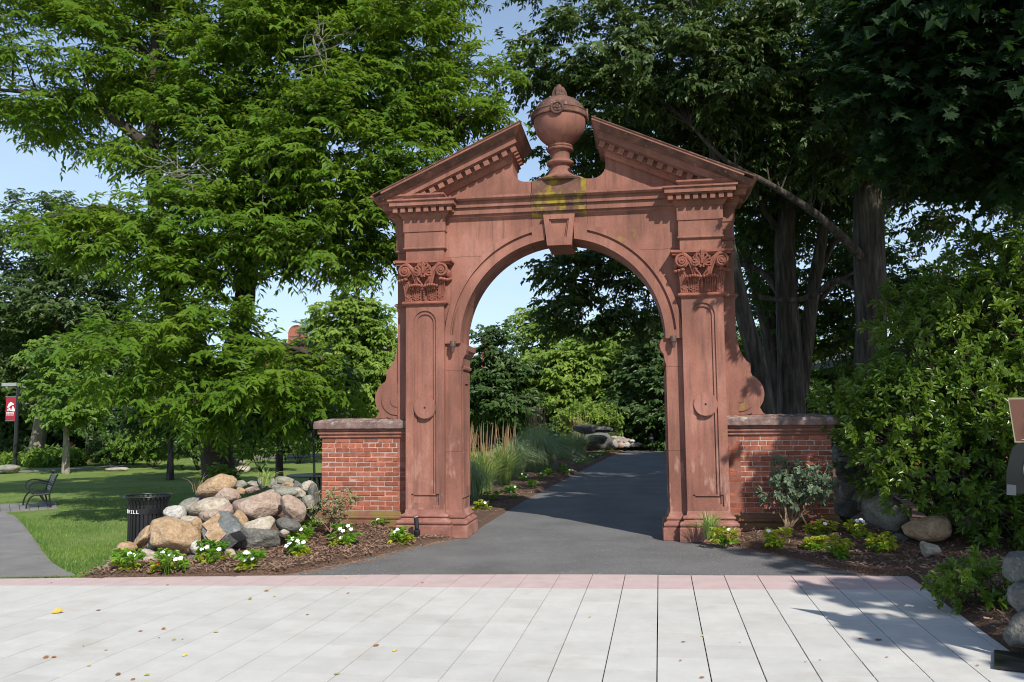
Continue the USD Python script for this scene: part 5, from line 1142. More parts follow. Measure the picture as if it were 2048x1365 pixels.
for row, (yy, x0, x1, s) in enumerate([(877, 1228, 1250, 6), (883, 1222, 1266, 6.5), (890, 1220, 1280, 7)]):
    for x in np.arange(x0, x1, s * 1.6):
        sr = s * rg2.uniform(.75, 1.25); bbox_rock((x - sr * 1.1, yy - sr * .7, x + sr * 1.1, yy + sr * .8), 40 - row * .5, ['pale_rock', 'grey_rock', 'pink_rock', 'white_rock'][k % 4], '%s pale stone in the %s row of the rubble heap at the far path end' % (ORD[int((x - x0) / (s * 1.6) + .01)], ['top', 'middle', 'bottom'][row]), 560 + k, 1, 0, org=(0, 0), sc=1.0, sub=2, name='rubble_stone', group='rubble heap at the path end'); k += 1
# hand sanitiser stand at the right edge
ps = gnd(2102, 1352); ps = np.array([ps[0], ps[1], 0.0]); t = thing('sanitizer_stand', 'black hand sanitizer stand with brown sign cut by the right edge', 'sanitizer stand', ps, math.radians(-30))
Ds = ps[1]; sz = lambda y: aty(2040, y, Ds)[2]; sx = lambda x: (x - 2074) / 375.0
part(t, 'base_plate', MB().add(cbx(-.32, .32, -.02, .42, .004, .026, .004)), 'black_metal')
part(t, 'pole', MB().box(-.03, .03, .16, .20, .026, sz(960)), 'black_metal')
zt, zb, xl = sz(889), sz(990), sx(2005)
w = -xl
for mat, nm, sc_, y0, y1 in (('black_plastic', 'dispenser', 1.0, -.02, .15), ('pale_plastic', 'window', .66, -.032, -.02)):
    prof = [(-w * .55, zt), (-w * .72, zt - .03), (-w * .88, zt - .13), (-w * .97, zb + .12), (-w, zb)]
    Pg = [(x * sc_, (z - (zt + zb) / 2) * (1 if sc_ == 1 else .84) + (zt + zb) / 2) for x, z in prof] + [(-x * sc_, (z - (zt + zb) / 2) * (1 if sc_ == 1 else .84) + (zt + zb) / 2) for x, z in prof[::-1]]
    if sc_ < 1: Pg = [(w * .42 * math.cos(a), (zt + zb) / 2 - .02 + (zt - zb) * .44 * math.sin(a)) for a in np.linspace(0, 2 * PI, 28)[:-1]]
    part(t, nm, MB().ext(Polygon(Pg), y0 + .06, y1 + .06), mat)
part(t, 'drip_skirt', MB().ext(Polygon([(-w, zb - .012), (-w * .97, zb + .06), (-w * .68, zb + .055), (-w * .70, zb - .012)]), .03, .12), 'clear_grey')
zs0, zs1 = sz(887), sz(795); xs0, xs1 = sx(2030), sx(2021)
sgn = part(t, 'sign', MB().ext(Polygon([(xs0, zs0), (-xs0, zs0), (-xs1, zs1), (xs1, zs1)]), .09, .098), 'sign_cream')
part(sgn, 'sign_face', MB().ext(Polygon([(xs0 + .009, zs0 + .012), (-xs0 - .009, zs0 + .012), (-xs1 - .009, zs1 - .012), (xs1 + .009, zs1 - .012)]), .0885, .09), 'sign_red')
ic = MB(); zi = sz(833); ri = .052; a = np.linspace(0, 2 * PI, 25)
ic.add(ext(Polygon([(ri * math.cos(q), zi + .078 * math.sin(q)) for q in a]).difference(Polygon([((ri - .004) * math.cos(q), zi + .074 * math.sin(q)) for q in a])), .086, .0885))
ic.add(ext(sbox(-.022, zi + .0, .022, zi + .045).difference(sbox(-.018, zi + .004, .018, zi + .041)), .086, .0885)); ic.add(ext(sbox(-.004, zi - .018, .004, zi - .002), .086, .0885))
ic.add(ext(Polygon([(-.034, zi - .045), (-.01, zi - .028), (.03, zi - .034), (.034, zi - .044), (-.005, zi - .044), (-.03, zi - .058)]), .086, .0885))
part(sgn, 'hand_symbol', ic, 'white_print')
tx = MB()
for word, y, h in (('DISINFECT', 806, .0085), ('HANDS HERE', 857, .006), ('PLEASE USE', 862, .006)):
    g = meshkit.text_mesh(word, h, .002); v = np.array(g.vertices); v[:, 0] -= v[:, 0].max() / 2; tx.add(np.c_[v[:, 0], .0885 - v[:, 2], v[:, 1] + sz(y)], g.faces)
tx.add(ext(sbox(-.075, sz(881), .075, sz(881) + .003), .086, .0885)); part(sgn, 'lettering', tx, 'white_print')

# lamp post with banner on the far left
D = 37.0; p = aty(31, 900, D); p[2] = float(gz(p[0], p[1])); pl = thing('lamp_post', 'dark lamp post with flat pale head and crimson banner at the far left', 'lamp post', p)
q = lambda x, y: aty(x, y, D) - p
part(pl, 'post', MB().tube([(0, 0, 0), (0, 0, q(33, 772)[2])], [.09, .07], 10), 'black_metal')
l, r_ = q(11, 767), q(39, 773); part(pl, 'lamp_head', MB().box(l[0], r_[0], -.28, .28, r_[2], l[2]), 'lamp_white'); part(pl, 'lamp_neck', MB().tube([(0, 0, q(33, 776)[2]), ((l[0] + r_[0]) / 2, 0, r_[2])], .06, 8), 'grey_metal')
a, b, c, d = q(14, 795), q(34, 794.5), q(32, 842), q(12.5, 840)
ban = part(pl, 'banner', MB().ext(Polygon([(k[0], k[2]) for k in (d, c, b, a)]), -.06, -.05), 'banner_red')
for y in (794, 842): part(pl, 'banner_arm', MB().tube([q(12, y) * [1, 0, 1] + [0, -.055, 0], [0, -.03, q(34, y)[2]]], .02, 6), 'grey_metal')
def emb(pts): return Polygon([((lambda z: (z[0], z[2]))(q(x / 13.65, 750 + y / 13.65))) for x, y in pts])
e = MB()
e.add(ext(emb([(222, 975), (228, 870), (262, 790), (318, 742), (372, 775), (405, 800), (395, 822), (345, 830), (290, 860), (268, 900), (300, 915), (280, 985), (240, 995)]), -.064, -.0605))
e.add(ext(emb([(355, 870), (385, 862), (418, 930), (425, 995), (352, 995)]), -.064, -.0605)); e.add(ext(emb([(285, 930), (350, 930), (350, 945), (285, 945)]), -.064, -.0605)); e.add(ext(emb([(250, 960), (345, 960), (345, 985), (250, 985)]), -.064, -.0605))
part(ban, 'emblem', e, 'white_print')
e = MB().add(ext(emb([(300, 795), (330, 785), (318, 808)]), -.067, -.0645)).add(ext(emb([(225, 915), (262, 880), (255, 950), (235, 950)]), -.067, -.0645)); part(ban, 'emblem_detail', e, 'banner_dark')
tx = MB()
for word, y in (('RAMAPO', 1048), ('COLLEGE', 1085), ('OF NEW JERSEY', 1112)):
    g = meshkit.text_mesh(word, 1, .004, True); v = np.array(g.vertices); x0, x1 = q(205 / 13.65, 800)[0], q(420 / 13.65, 800)[0]; s = (x1 - x0) / v[:, 0].max(); hh = (30 if y < 1100 else 12) / 13.65 * D / FPX
    tx.add(np.c_[x0 + v[:, 0] * s, -.0605 - v[:, 2], q(20, 750 + y / 13.65)[2] + v[:, 1] * hh], g.faces)
part(ban, 'lettering', tx, 'white_print')
# red garden chairs
chair = None
for i, (x, y, rz, lab) in enumerate([(16, 921, -1.9, 'faded red garden chair left of the lamp post'), (76, 922, .25, 'faded red garden chair in front of the pale leaning trunk'), (136, 920, .1, 'faded red garden chair behind the slim straight trunk')]):
    p = hit(x, y)
    if chair is None:
        chair = thing('garden_chair', lab, 'chair', (0, 0, 0), group='red garden chairs'); 
        for k in range(5):
            v, f = cbx(-.24 + k * .098, -.15 + k * .098, 0, .02, .25, .98 - .035 * (k - 2) ** 2, .006); v[:, 1] += (v[:, 2] - .25) * .32; part(chair, 'back_slat', (v, f), 'red_paint')
        for k in range(5): part(chair, 'seat_slat', MB().box(-.26, .26, -.5 + k * .1, -.41 + k * .1, .36 - k * .025, .38 - k * .025), 'red_paint')
        for s in (-1, 1):
            part(chair, 'arm', MB().box(*sorted((s * .26, s * .40)), -.5, .15, .52, .545), 'red_paint'); part(chair, 'front_leg', MB().box(*sorted((s * .27, s * .36)), -.48, -.45, 0, .52), 'red_paint')
            part(chair, 'side_board', MB().add(np.array([(s * .265 + dx, y_, z_) for dx in (-.012, .012) for (y_, z_) in ((-.5, .25), (-.5, .36), (.45, 0), (.45, .1))]), np.array([(0, 1, 3, 2), (4, 6, 7, 5), (0, 2, 6, 4), (1, 5, 7, 3)])), 'red_paint')
        UsdGeom.XformCommonAPI(chair).SetTranslate(tuple(map(float, p))); UsdGeom.Xformable(chair).ClearXformOpOrder(); UsdGeom.Xformable(chair).MakeMatrixXform().Set(Gf.Matrix4d().SetRotate(Gf.Rotation(Gf.Vec3d(0, 0, 1), math.degrees(rz))) * Gf.Matrix4d().SetTranslate(Gf.Vec3d(*map(float, p))))
    else: copy_of(chair, 'garden_chair', p, rz, lab)

# ================================================================== TREES
W_ = lambda px, py, D: aty(px, py, D)
def base_at(px, D):
    p = aty(px, 850, D); p[2] = float(gz(p[0], p[1])) - .05; return p
# --- the big cherry on the left
D = 16.0; b = base_at(432, D)
tr = [([b, W_(438, 960, D), W_(425, 860, D), W_(415, 790, D), W_(395, 700, D - .1), W_(345, 600, D), W_(318, 470, D + .2), W_(305, 300, D + .4), W_(312, 60, D + .6), W_(318, -150, D + .8)], [.36, .30, .28, .25, .21, .19, .16, .13, .09, .05]),
      ([W_(420, 830, D), W_(462, 720, D + .2), W_(488, 610, D + .3), W_(500, 520, D + .5), W_(560, 380, D + .8), W_(640, 230, D + 1), W_(662, 60, D + 1.1), W_(665, -120, D + 1.2)], [.24, .21, .20, .18, .13, .10, .08, .04])]
lm = [([W_(500, 520, D + .5), W_(600, 470, D + .2), W_(700, 440, D), W_(770, 430, D)], [.10, .07, .05, .03]), ([W_(318, 470, D + .2), W_(220, 420, D - .4), W_(120, 430, D - .7), W_(30, 455, D - .8)], [.10, .07, .04, .02]),
      ([W_(306, 300, D + .4), W_(200, 220, D + .3), W_(100, 190, D + .2), W_(0, 180, D)], [.12, .09, .06, .03]), ([W_(395, 700, D), W_(300, 690, D - .7), W_(220, 700, D - 1)], [.09, .06, .03]), ([W_(470, 690, D), W_(560, 690, D - .6), W_(650, 720, D - .8)], [.09, .06, .03]), ([W_(660, 100, D + 1), W_(780, 180, D + .6), W_(900, 260, D + .2)], [.08, .06, .03])]
bl = [blob(120, 130, D + .8, 200, 150), blob(330, 120, D + 1.2, 130, 170), blob(480, 130, D + .8, 130, 160), blob(620, 100, D + .8, 190, 170), blob(790, 120, D + .3, 130, 170), blob(890, 260, D, 110, 110), blob(700, 300, D, 190, 150), blob(500, 330, D + .2, 130, 120), blob(390, 290, D + .2, 110, 100), blob(270, 270, D - .1, 70, 60), blob(90, 265, D + .6, 110, 45),
      blob(470, 470, D - .3, 150, 110), blob(640, 480, D - .3, 140, 90), blob(735, 420, D - .2, 90, 90), blob(330, 480, D - .6, 130, 90), blob(210, 470, D - .8, 90, 45), blob(80, 452, D - .9, 80, 18), blob(330, 580, D - .8, 110, 70), blob(600, 400, D, 150, 100),
      blob(270, 720, D - 1.3, 120, 70), blob(400, 690, D - 1.0, 130, 80), blob(480, 770, D - 1.2, 150, 70), blob(590, 740, D - 1.0, 90, 75), blob(330, 800, D - 1.2, 110, 26), blob(560, 820, D - 1.0, 100, 26), blob(750, 510, D, 45, 50), blob(950, 190, D + .3, 70, 90), blob(690, -80, D + .8, 330, 110), blob(250, -80, D + 1, 330, 100)]
def sky_gaps(boxes):
    def go(C, O):
        keep = np.ones(len(C), bool); q = C - CAM; x = 1024 + FPX * (q @ rt) / (q @ fw); y = 682.5 - FPX * (q @ up) / (q @ fw)
        for x0, y0, x1, y1 in boxes: keep &= ~((x > x0) & (x < x1) & (y > y0) & (y < y1))
        return C[keep], O[keep]
    return go
tree('cherry_tree', 'big leafy cherry tree with forked dark trunk on the left lawn', 'tree', b, tr, lm, bl, 900, .55, 14, 14, .15, .056, .55, 'cherry_leaf', 'cherry_bark', 601, inner=.5, maxd=1.3, sag=.28, droop=.16, ldroop=.28, spread=.85, upz=.10, flat=.32,
     thin=sky_gaps([(120, 300, 190, 390), (190, 330, 330, 372), (525, 560, 640, 700), (375, -40, 445, 50), (400, 225, 450, 260), (925, -40, 1040, 60), (180, 235, 260, 270)]))
rng = np.random.default_rng(606)
cherry = stage.GetPrimAtPath('/World/cherry_tree'); cb = base_at(432, 16.0)
for x, y, rx, ry, n in ((370, 345, 70, 30, 26), (640, 90, 30, 70, 24), (530, 365, 30, 30, 12)):
    mb = MB()
    for _ in range(n):
        a = aty(x + rng.normal(0, .4) * rx, y + rng.normal(0, .4) * ry, 14.9); L = rng.uniform(.3, .8); d = unit(np.array([rng.normal(0, rx), rng.normal(0, 12), rng.normal(0, ry)]))
        mb.tube(spath([a, a + d * L * .5 + rng.normal(0, .06, 3), a + d * L + rng.normal(0, .12, 3)], 3), np.linspace(.009, .003, 7), 4, caps=False)
    v, f = mb.get(); part(cherry, 'bare_twigs', (v - cb, f), 'pale_bark', kind='stuff', label='tangle of dead leafless twigs')
# ivy and suckers at the foot of the trunk
shrub(W_(450, 985, D - .3), [blob(465, 930, D - .5, 22, 45), blob(445, 965, D - .5, 30, 20), blob(505, 905, D - .8, 60, 14)], 26, 'leafy suckers climbing the foot of the cherry trunk', 602, 'mid_leaf', .10, .05, 'twig_bark', K=6, ns=4, slen=.2, size=.1, name='ivy', cat='climbing plant', rtw=.008, whorl=False)

# --- oaks behind the arch
D = 20.0; b = base_at(1742, D)
t1 = [([b, W_(1742, 790, D), W_(1742, 640, D), W_(1738, 500, D), W_(1735, 350, D), W_(1725, 200, D + .2), W_(1715, 0, D + .3), W_(1700, -300, D + .5)], [.42, .38, .36, .36, .33, .26, .20, .10])]
l1 = [([W_(1735, 530, D), W_(1690, 480, D - .5), W_(1620, 420, D - 1), W_(1540, 370, D - 1.4), W_(1450, 320, D - 1.8), W_(1380, 250, D - 2)], [.13, .11, .09, .07, .05, .03]), ([W_(1735, 350, D), W_(1650, 280, D - .3), W_(1560, 170, D - .8), W_(1500, 60, D - 1)], [.15, .12, .08, .05]),
      ([W_(1740, 600, D), W_(1680, 560, D + .6), W_(1600, 600, D + 1), W_(1480, 590, D + 2), W_(1300, 570, D + 3), W_(1150, 560, D + 3)], [.10, .08, .07, .06, .05, .03]), ([W_(1738, 430, D), W_(1830, 380, D + .2), W_(1930, 340, D + .3)], [.12, .08, .04]), ([W_(1728, 200, D), W_(1820, 100, D), W_(1950, 40, D)], [.12, .08, .04]), ([W_(1742, 640, D), W_(1800, 620, D + .5), W_(1880, 600, D + .8)], [.08, .06, .03])]
bl = [blob(1180, 90, D - 1.8, 120, 90), blob(1090, 130, D - 1.6, 70, 80), blob(1300, 120, D - 2, 140, 120), blob(1330, 200, D - 2, 90, 50), blob(1220, 190, D - 1.8, 90, 50), blob(1450, 120, D - 1.6, 150, 150), blob(1600, 90, D - 1.5, 170, 140), blob(1740, 150, D - 1.5, 150, 130), blob(1560, 230, D - 1, 150, 90), blob(1660, 300, D - .8, 120, 80), blob(1830, 200, D, 150, 150), blob(1970, 280, D, 120, 110), blob(1830, 350, D + .3, 100, 70), blob(1950, 395, D, 110, 35), blob(2010, 130, D + .2, 140, 150),
      blob(1400, 280, D, 110, 60), blob(1240, 300, D + .5, 100, 60), blob(1130, 290, D + .5, 60, 70), blob(1870, 455, D - .5, 50, 16), blob(1830, 440, D + .2, 70, 40), blob(1600, -120, D, 500, 120), blob(1180, -90, D - 1, 200, 90),
      blob(1140, 545, D + 3, 80, 36), blob(1230, 540, D + 3, 90, 60), blob(1200, 610, D + 3, 80, 60), blob(1300, 610, D + 3, 60, 70), blob(1120, 600, D + 3, 45, 26), blob(1240, 670, D + 3, 60, 12), blob(1150, 655, D + 3, 55, 22)]
tree('oak_tree', 'largest oak with tall straight furrowed trunk behind the right wing wall', 'tree', b, t1, l1, bl, 1050, .52, 14, 12, .14, .075, .42, 'oak_leaf', 'oak_bark', 611, inner=.30, maxd=1.3, sag=.25, droop=.18, ldroop=.45, spread=.95, upz=.05,
     thin=sky_gaps([(1765, 395, 2000, 425), (1880, 400, 1985, 470), (1030, 560, 1075, 700), (1035, 590, 1090, 640), (940, -40, 1060, 50), (1200, 560, 1240, 600)]))
D = 22.5; b = base_at(1585, D)
t2 = [([b, W_(1583, 830, D), W_(1580, 700, D), W_(1573, 600, D), W_(1570, 480, D), W_(1575, 360, D), W_(1560, 180, D), W_(1540, -100, D)], [.40, .36, .33, .29, .26, .22, .16, .08]),
      ([W_(1600, 800, D + .05), W_(1612, 690, D), W_(1625, 590, D - .1), W_(1640, 500, D - .1), W_(1655, 420, D), W_(1690, 250, D)], [.20, .19, .18, .16, .12, .06])]
l2 = [([W_(1640, 540, D - .1), W_(1665, 490, D), W_(1690, 470, D)], [.10, .08, .05]), ([W_(1575, 620, D), W_(1540, 560, D + .3), W_(1490, 530, D + .6), W_(1420, 540, D + .8)], [.13, .10, .07, .04]), ([W_(1640, 600, D), W_(1680, 560, D), W_(1740, 530, D)], [.07, .05, .03]), ([W_(1570, 480, D), W_(1520, 400, D), W_(1500, 300, D)], [.1, .08, .05])]
bl = [blob(1620, 380, D + 1, 150, 90), blob(1500, 420, D + 1, 60, 90), blob(1680, 600, D + 2, 90, 70), blob(1650, 680, D + 2, 90, 50), blob(1830, 610, D + 2, 90, 50), blob(1800, 540, D + 2, 90, 60), blob(1880, 590, D + 2, 70, 40), blob(1550, 520, D + 2, 60, 80), blob(1700, 520, D + 2, 60, 60), blob(1740, 690, D + 2, 70, 30), blob(1560, 250, D + 1, 170, 120), blob(1760, 250, D + 1.5, 170, 130), blob(1320, 260, D + 2, 150, 120)]
tree('oak_tree', 'fork trunked oak between the right pier and the largest oak', 'tree', b, t2, l2, bl, 520, .6, 13, 11, .15, .085, .48, 'dark_leaf', 'oak_bark', 612, inner=.3, maxd=1.5, sag=.25, droop=.18, ldroop=.45, spread=.95, thin=sky_gaps([(1880, 470, 2000, 545), (1760, 640, 1800, 700), (1790, 400, 1990, 530)]))
D = 18.6; b = base_at(1533, D)
tree('oak_tree', 'slim leaning oak trunk just right of the right pier', 'tree', b, [([b, W_(1528, 810, D), W_(1512, 720, D), W_(1490, 640, D), W_(1472, 560, D), W_(1450, 450, D + .2), W_(1420, 250, D + .4), W_(1400, 50, D + .5)], [.24, .22, .20, .19, .17, .14, .10, .05])], [],
     [blob(1400, 60, D + 1, 150, 130), blob(1300, 330, D + 1.5, 120, 40), blob(1460, 330, D + 1.5, 90, 70)], 90, .5, 12, 12, .13, .065, .42, 'oak_leaf', 'oak_bark', 613, sag=.25, droop=.18, ldroop=.45)
D = 26; b = base_at(1552, D)
tree('oak_tree', 'shaded oak standing farther back between the leaning trunk and the forked one', 'tree', b, [([b, W_(1552, 760, D), W_(1540, 660, D), W_(1512, 570, D), W_(1490, 500, D), W_(1475, 380, D)], [.34, .31, .28, .2, .14, .1]), ([W_(1548, 740, D), W_(1552, 620, D), W_(1540, 520, D), W_(1530, 420, D)], [.2, .18, .15, .1])], [],
     [blob(1520, 430, D + 1, 130, 100), blob(1500, 560, D + 3, 50, 80), blob(1560, 640, D + 3, 70, 70), blob(1660, 450, D + 2, 120, 80), blob(1500, 700, D + 3, 40, 80)], 130, .8, 11, 11, .15, .08, .5, 'dark_leaf', 'oak_bark', 614, sag=.25, ldroop=.45)
# --- the maple whose boughs hang in at the top right, its trunk outside the picture
b = np.array([10.2, 7.6, -.05])
bl = [blob(1860, 130, 10.3, 150, 130, 1.0), blob(1990, 200, 10.0, 130, 150, 1.1), blob(1780, 60, 10.4, 90, 80, .7), blob(1900, 270, 10.2, 90, 50, .8), blob(2000, 330, 10.0, 70, 35, .7), blob(1950, 20, 10.2, 200, 100, 1.2), blob(1900, 160, 9.8, 160, 150, .6)]
shade_lobes = [(5.4, 9.3, 6.5, 1.6, .8, .6), (6.2, 8.5, 7.4, 1.7, 1.0, .8), (5.75, 8.0, 5.4, .8, .7, .5), (8.2, 9.2, 9.5, 2.6, 2.6, 2.4), (11.8, 13.2, 10, 2.2, 2.2, 2.5), (11, 15.2, 10.5, 2, 2, 2.6), (12.2, 8.5, 11.5, 4.2, 4.2, 4.5), (8.6, 9.5, 12.5, 2.6, 3, 3), (6.6, 9.4, 7.8, 1.4, .8, .8)]  # lobes out of view, placed to shade the boughs, oak trunks and right wall
tree('maple_tree', 'maple whose shaded boughs, leaf colour darkened for shade, hang into the top right corner', 'tree', b, [([b, b + [0, 0, 3], b + [.2, .2, 7], b + [.5, .3, 12]], [.34, .28, .22, .1])],
     [([b + [0, 0, 4.2], b + [-1.8, .8, 4.9], b + [-3.4, 1.6, 5.2], b + [-4.6, 2.2, 5.6]], [.12, .09, .06, .03]), ([b + [0, 0, 5.2], b + [-1.6, 1, 7], b + [-3.2, 1.8, 8.4]], [.12, .09, .04])], bl, 420, .42, 11, 10, .15, .13, .42, 'shaded_maple_leaf', 'oak_bark', 621, inner=.1, sag=.3, droop=.2, ldroop=.55, spread=1.0, flat=.5, kind=5, lightseek=.5, crown2=(shade_lobes, 560))
# the second shade tree, behind the photographer's right shoulder: its shadow falls on the paving
b = np.array([9.6, .6, -.05])
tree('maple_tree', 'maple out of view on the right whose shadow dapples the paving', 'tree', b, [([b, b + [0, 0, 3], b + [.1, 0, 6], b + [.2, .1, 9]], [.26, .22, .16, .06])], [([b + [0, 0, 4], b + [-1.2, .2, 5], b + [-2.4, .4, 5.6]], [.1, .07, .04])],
     [(7.0, 1.5, 5.6, 1.5, 1.0, .8), (8.1, .9, 6.6, 1.3, 1.2, 1.0), (9.8, .6, 8.5, 2.2, 2.2, 1.8)], 70, .4, 10, 10, .16, .13, .4, 'shaded_maple_leaf', 'oak_bark', 622, inner=.2)

# --- the trees round the lawn on the left
def bgtree(name, label, px, D, blobs, n, size, ns, K, L, W, slen, leaf, bark, seed, r=.2, top=None, lean=0, **kw):
    b = base_at(px, D); tp = W_(px + lean, top, D)
    m = (b + tp) / 2
    return tree(name, label, 'tree', b, [([b, b * .75 + tp * .25, m, tp], [r, r * .85, r * .7, r * .3])], [], [blob(x, y, D + dd, rx, ry) for x, y, dd, rx, ry in blobs], n, size, ns, K, L, W, slen, leaf, bark, seed, **kw)
bgtree('oak_tree', 'broad dark green oak filling the left edge behind the bench', 72, 43, [(90, 480, 1, 110, 90), (40, 560, 0, 110, 120), (150, 600, 0, 100, 110), (230, 680, 1, 120, 100), (90, 700, -1, 120, 80), (60, 790, -2, 50, 20), (20, 700, 0, 60, 90), (120, 800, -2, 50, 22)], 300, 1.0, 11, 11, .26, .13, .85, 'oak_leaf', 'pale_bark', 631, r=.40, flare=.25, top=560, lean=55, sag=.25, ldroop=.4, nb=60)
bgtree('young_tree', 'slim young tree with straight pale trunk left of the lawn path', 135, 34, [(140, 780, 0, 60, 50), (120, 720, .5, 60, 50), (150, 830, -.5, 50, 16)], 60, .7, 9, 10, .22, .12, .6, 'mid_leaf', 'pale_bark', 632, r=.15, flare=.2, top=740, nb=30)
bgtree('young_tree', 'slim dark trunked tree right of the two pale ones', 180, 42, [(190, 800, 0, 70, 60), (260, 790, 1, 80, 60), (230, 840, 0, 70, 22)], 80, .8, 9, 10, .24, .13, .7, 'dark_leaf', 'oak_bark', 633, r=.2, flare=.2, top=780, nb=30)
bgtree('young_tree', 'thin young tree on the lawn just left of the cherry', 343, 30, [(345, 800, 0, 60, 50), (320, 840, 0, 60, 24)], 40, .7, 9, 10, .2, .11, .6, 'dark_leaf', 'oak_bark', 634, r=.12, flare=.2, top=780, nb=20)
bgtree('tall_tree', 'tall bushy light green tree between the cherry and the arch', 715, 42, [(715, 590, 0, 40, 40), (705, 640, 0, 70, 50), (715, 700, 0, 85, 60), (735, 660, 0, 50, 60), (700, 760, 0, 95, 55), (740, 780, -.5, 60, 50), (690, 820, 0, 70, 30)], 240, .75, 11, 11, .25, .13, .6, 'pale_leaf', 'oak_bark', 635, r=.3, top=560, sag=.3, ldroop=.4, nb=80, flat=.2)
bgtree('spruce_tree', 'bluish spruce top beside the domed brick gable', 632, 55, [(632, 665, 0, 16, 26), (640, 700, 0, 45, 30), (650, 740, 0, 60, 40)], 90, 1.0, 10, 14, .26, .06, .8, 'spruce_leaf', 'oak_bark', 636, r=.2, top=640, ldroop=.15, nb=30)
bgtree('dark_tree', 'dark shrubby tree behind the cherry trunk, left of the brick wall', 560, 24, [(560, 790, 0, 90, 45), (610, 820, 0, 50, 40), (520, 840, 0, 70, 25), (640, 770, 2, 50, 60)], 120, .6, 10, 10, .17, .09, .5, 'dark_leaf', 'oak_bark', 637, r=.12, top=790, nb=40)
# --- through the arch
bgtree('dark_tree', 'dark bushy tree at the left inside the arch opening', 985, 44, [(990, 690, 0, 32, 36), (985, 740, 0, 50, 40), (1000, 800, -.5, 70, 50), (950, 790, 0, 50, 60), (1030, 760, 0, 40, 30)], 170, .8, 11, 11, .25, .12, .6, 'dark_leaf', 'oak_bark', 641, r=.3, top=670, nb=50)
bgtree('tall_tree', 'airy pale green tree rising in the middle of the arch opening', 1085, 52, [(1075, 640, 0, 35, 22), (1080, 690, 0, 50, 40), (1060, 740, 0, 40, 30), (1110, 680, 1, 40, 50)], 90, .9, 9, 10, .3, .15, .8, 'pale_leaf', 'pale_bark', 642, r=.25, top=640, nb=60)
bgtree('maple_tree', 'light green spreading tree right of centre in the arch opening', 1160, 46, [(1130, 760, 0, 80, 60), (1180, 720, 0, 70, 50), (1220, 740, 0, 60, 70), (1110, 810, -1, 70, 40), (1190, 800, -1, 80, 40), (1250, 690, 1, 70, 50)], 240, .95, 11, 11, .27, .14, .75, 'pale_leaf', 'oak_bark', 643, r=.3, top=720, nb=70)
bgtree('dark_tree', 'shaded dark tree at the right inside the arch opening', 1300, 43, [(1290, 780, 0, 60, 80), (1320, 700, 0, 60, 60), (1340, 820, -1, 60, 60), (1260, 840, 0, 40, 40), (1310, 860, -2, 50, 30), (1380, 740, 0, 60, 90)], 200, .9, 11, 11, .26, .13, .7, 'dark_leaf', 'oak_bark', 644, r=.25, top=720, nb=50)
bgtree('dark_tree', 'small dark tree low behind the tall grasses', 1080, 45, [(1080, 840, 0, 60, 30), (1130, 840, 0, 50, 25), (1030, 840, 0, 40, 25)], 70, .8, 10, 10, .24, .12, .6, 'dark_leaf', 'oak_bark', 645, r=.12, top=830)
shrub(base_at(1180, 41), [blob(1180, 838, 41, 50, 16), blob(1200, 850, 41, 40, 12), blob(1150, 848, 41, 30, 12)], 60, 'yellow green bush behind the stone blocks at the path end', 646, 'pale_leaf', .2, .09, 'twig_bark', K=8, ns=6, slen=.5, size=.4, name='yellow_bush', cat='bush', stems=20)
# --- right, between the oak trunks
bgtree('small_tree', 'hazy light green small tree seen between the oak trunks', 1660, 36, [(1660, 740, 0, 60, 50), (1640, 790, 0, 60, 40), (1690, 790, 0, 60, 50), (1700, 720, 1, 50, 20)], 140, .7, 10, 10, .2, .10, .6, 'mid_leaf', 'pale_bark', 651, r=.12, top=730)
bgtree('small_tree', 'dark shrubby tree right of the largest oak trunk', 1810, 30, [(1800, 770, 0, 60, 60), (1860, 760, 0, 80, 70), (1790, 830, -1, 60, 40)], 130, .7, 10, 10, .19, .10, .6, 'dark_leaf', 'oak_bark', 652, r=.12, top=740)
bgtree('dark_tree', 'dark tree in the gap right of the right pier', 1490, 34, [(1480, 700, 0, 50, 90), (1540, 780, 0, 60, 60), (1500, 800, 0, 60, 50), (1590, 720, 2, 60, 90)], 150, .8, 10, 10, .22, .11, .6, 'mid_leaf', 'oak_bark', 653, r=.15, top=690)
# --- understorey: bushes in front of the wood at the back of the lawn
UB = [(20, 905, 46, 60, 16, 'dark_leaf', 'dark bush under the lamp post'), (110, 926, 40, 45, 6, 'mid_leaf', 'low bush in front of the red chairs'), (240, 895, 40, 50, 22, 'dark_leaf', 'dark bush in front of the stone steps'), (310, 888, 38, 60, 24, 'mid_leaf', 'olive green bush behind the thin young tree'), (400, 880, 36, 60, 30, 'dark_leaf', 'dark bush left of the cherry trunk'), (520, 880, 34, 60, 26, 'dark_leaf', 'dark bush right of the cherry trunk'), (600, 872, 40, 50, 26, 'dark_leaf', 'dark bush above the distant boulder'),
      (910, 850, 48, 60, 50, 'mid_leaf', 'dark bush glimpsed at the left jamb'), (1240, 870, 44, 50, 26, 'dark_leaf', 'dark bush beside the rubble heap'), (1330, 880, 44, 50, 22, 'dark_leaf', 'dark bush behind the bollard'), (1640, 830, 30, 70, 40, 'dark_leaf', 'dark bush behind the right wall'), (1750, 840, 26, 60, 50, 'dark_leaf', 'dark bush behind the foot of the largest oak')]
for i, (x, y, D, rx, ry, m, lab) in enumerate(UB):
    b = base_at(x, D); bls = [blob(x, y, D, rx, ry), blob(x + rx * .5, y + ry * .3, D, rx * .6, ry * .7), blob(x - rx * .5, y + ry * .3, D, rx * .6, ry * .7)]
    shrub(b, bls, 70, lab, 660 + i, m, .2, .10, 'twig_bark', K=8, ns=7, slen=.45, size=.4, name='bush', cat='bush', stems=14, kind=2)
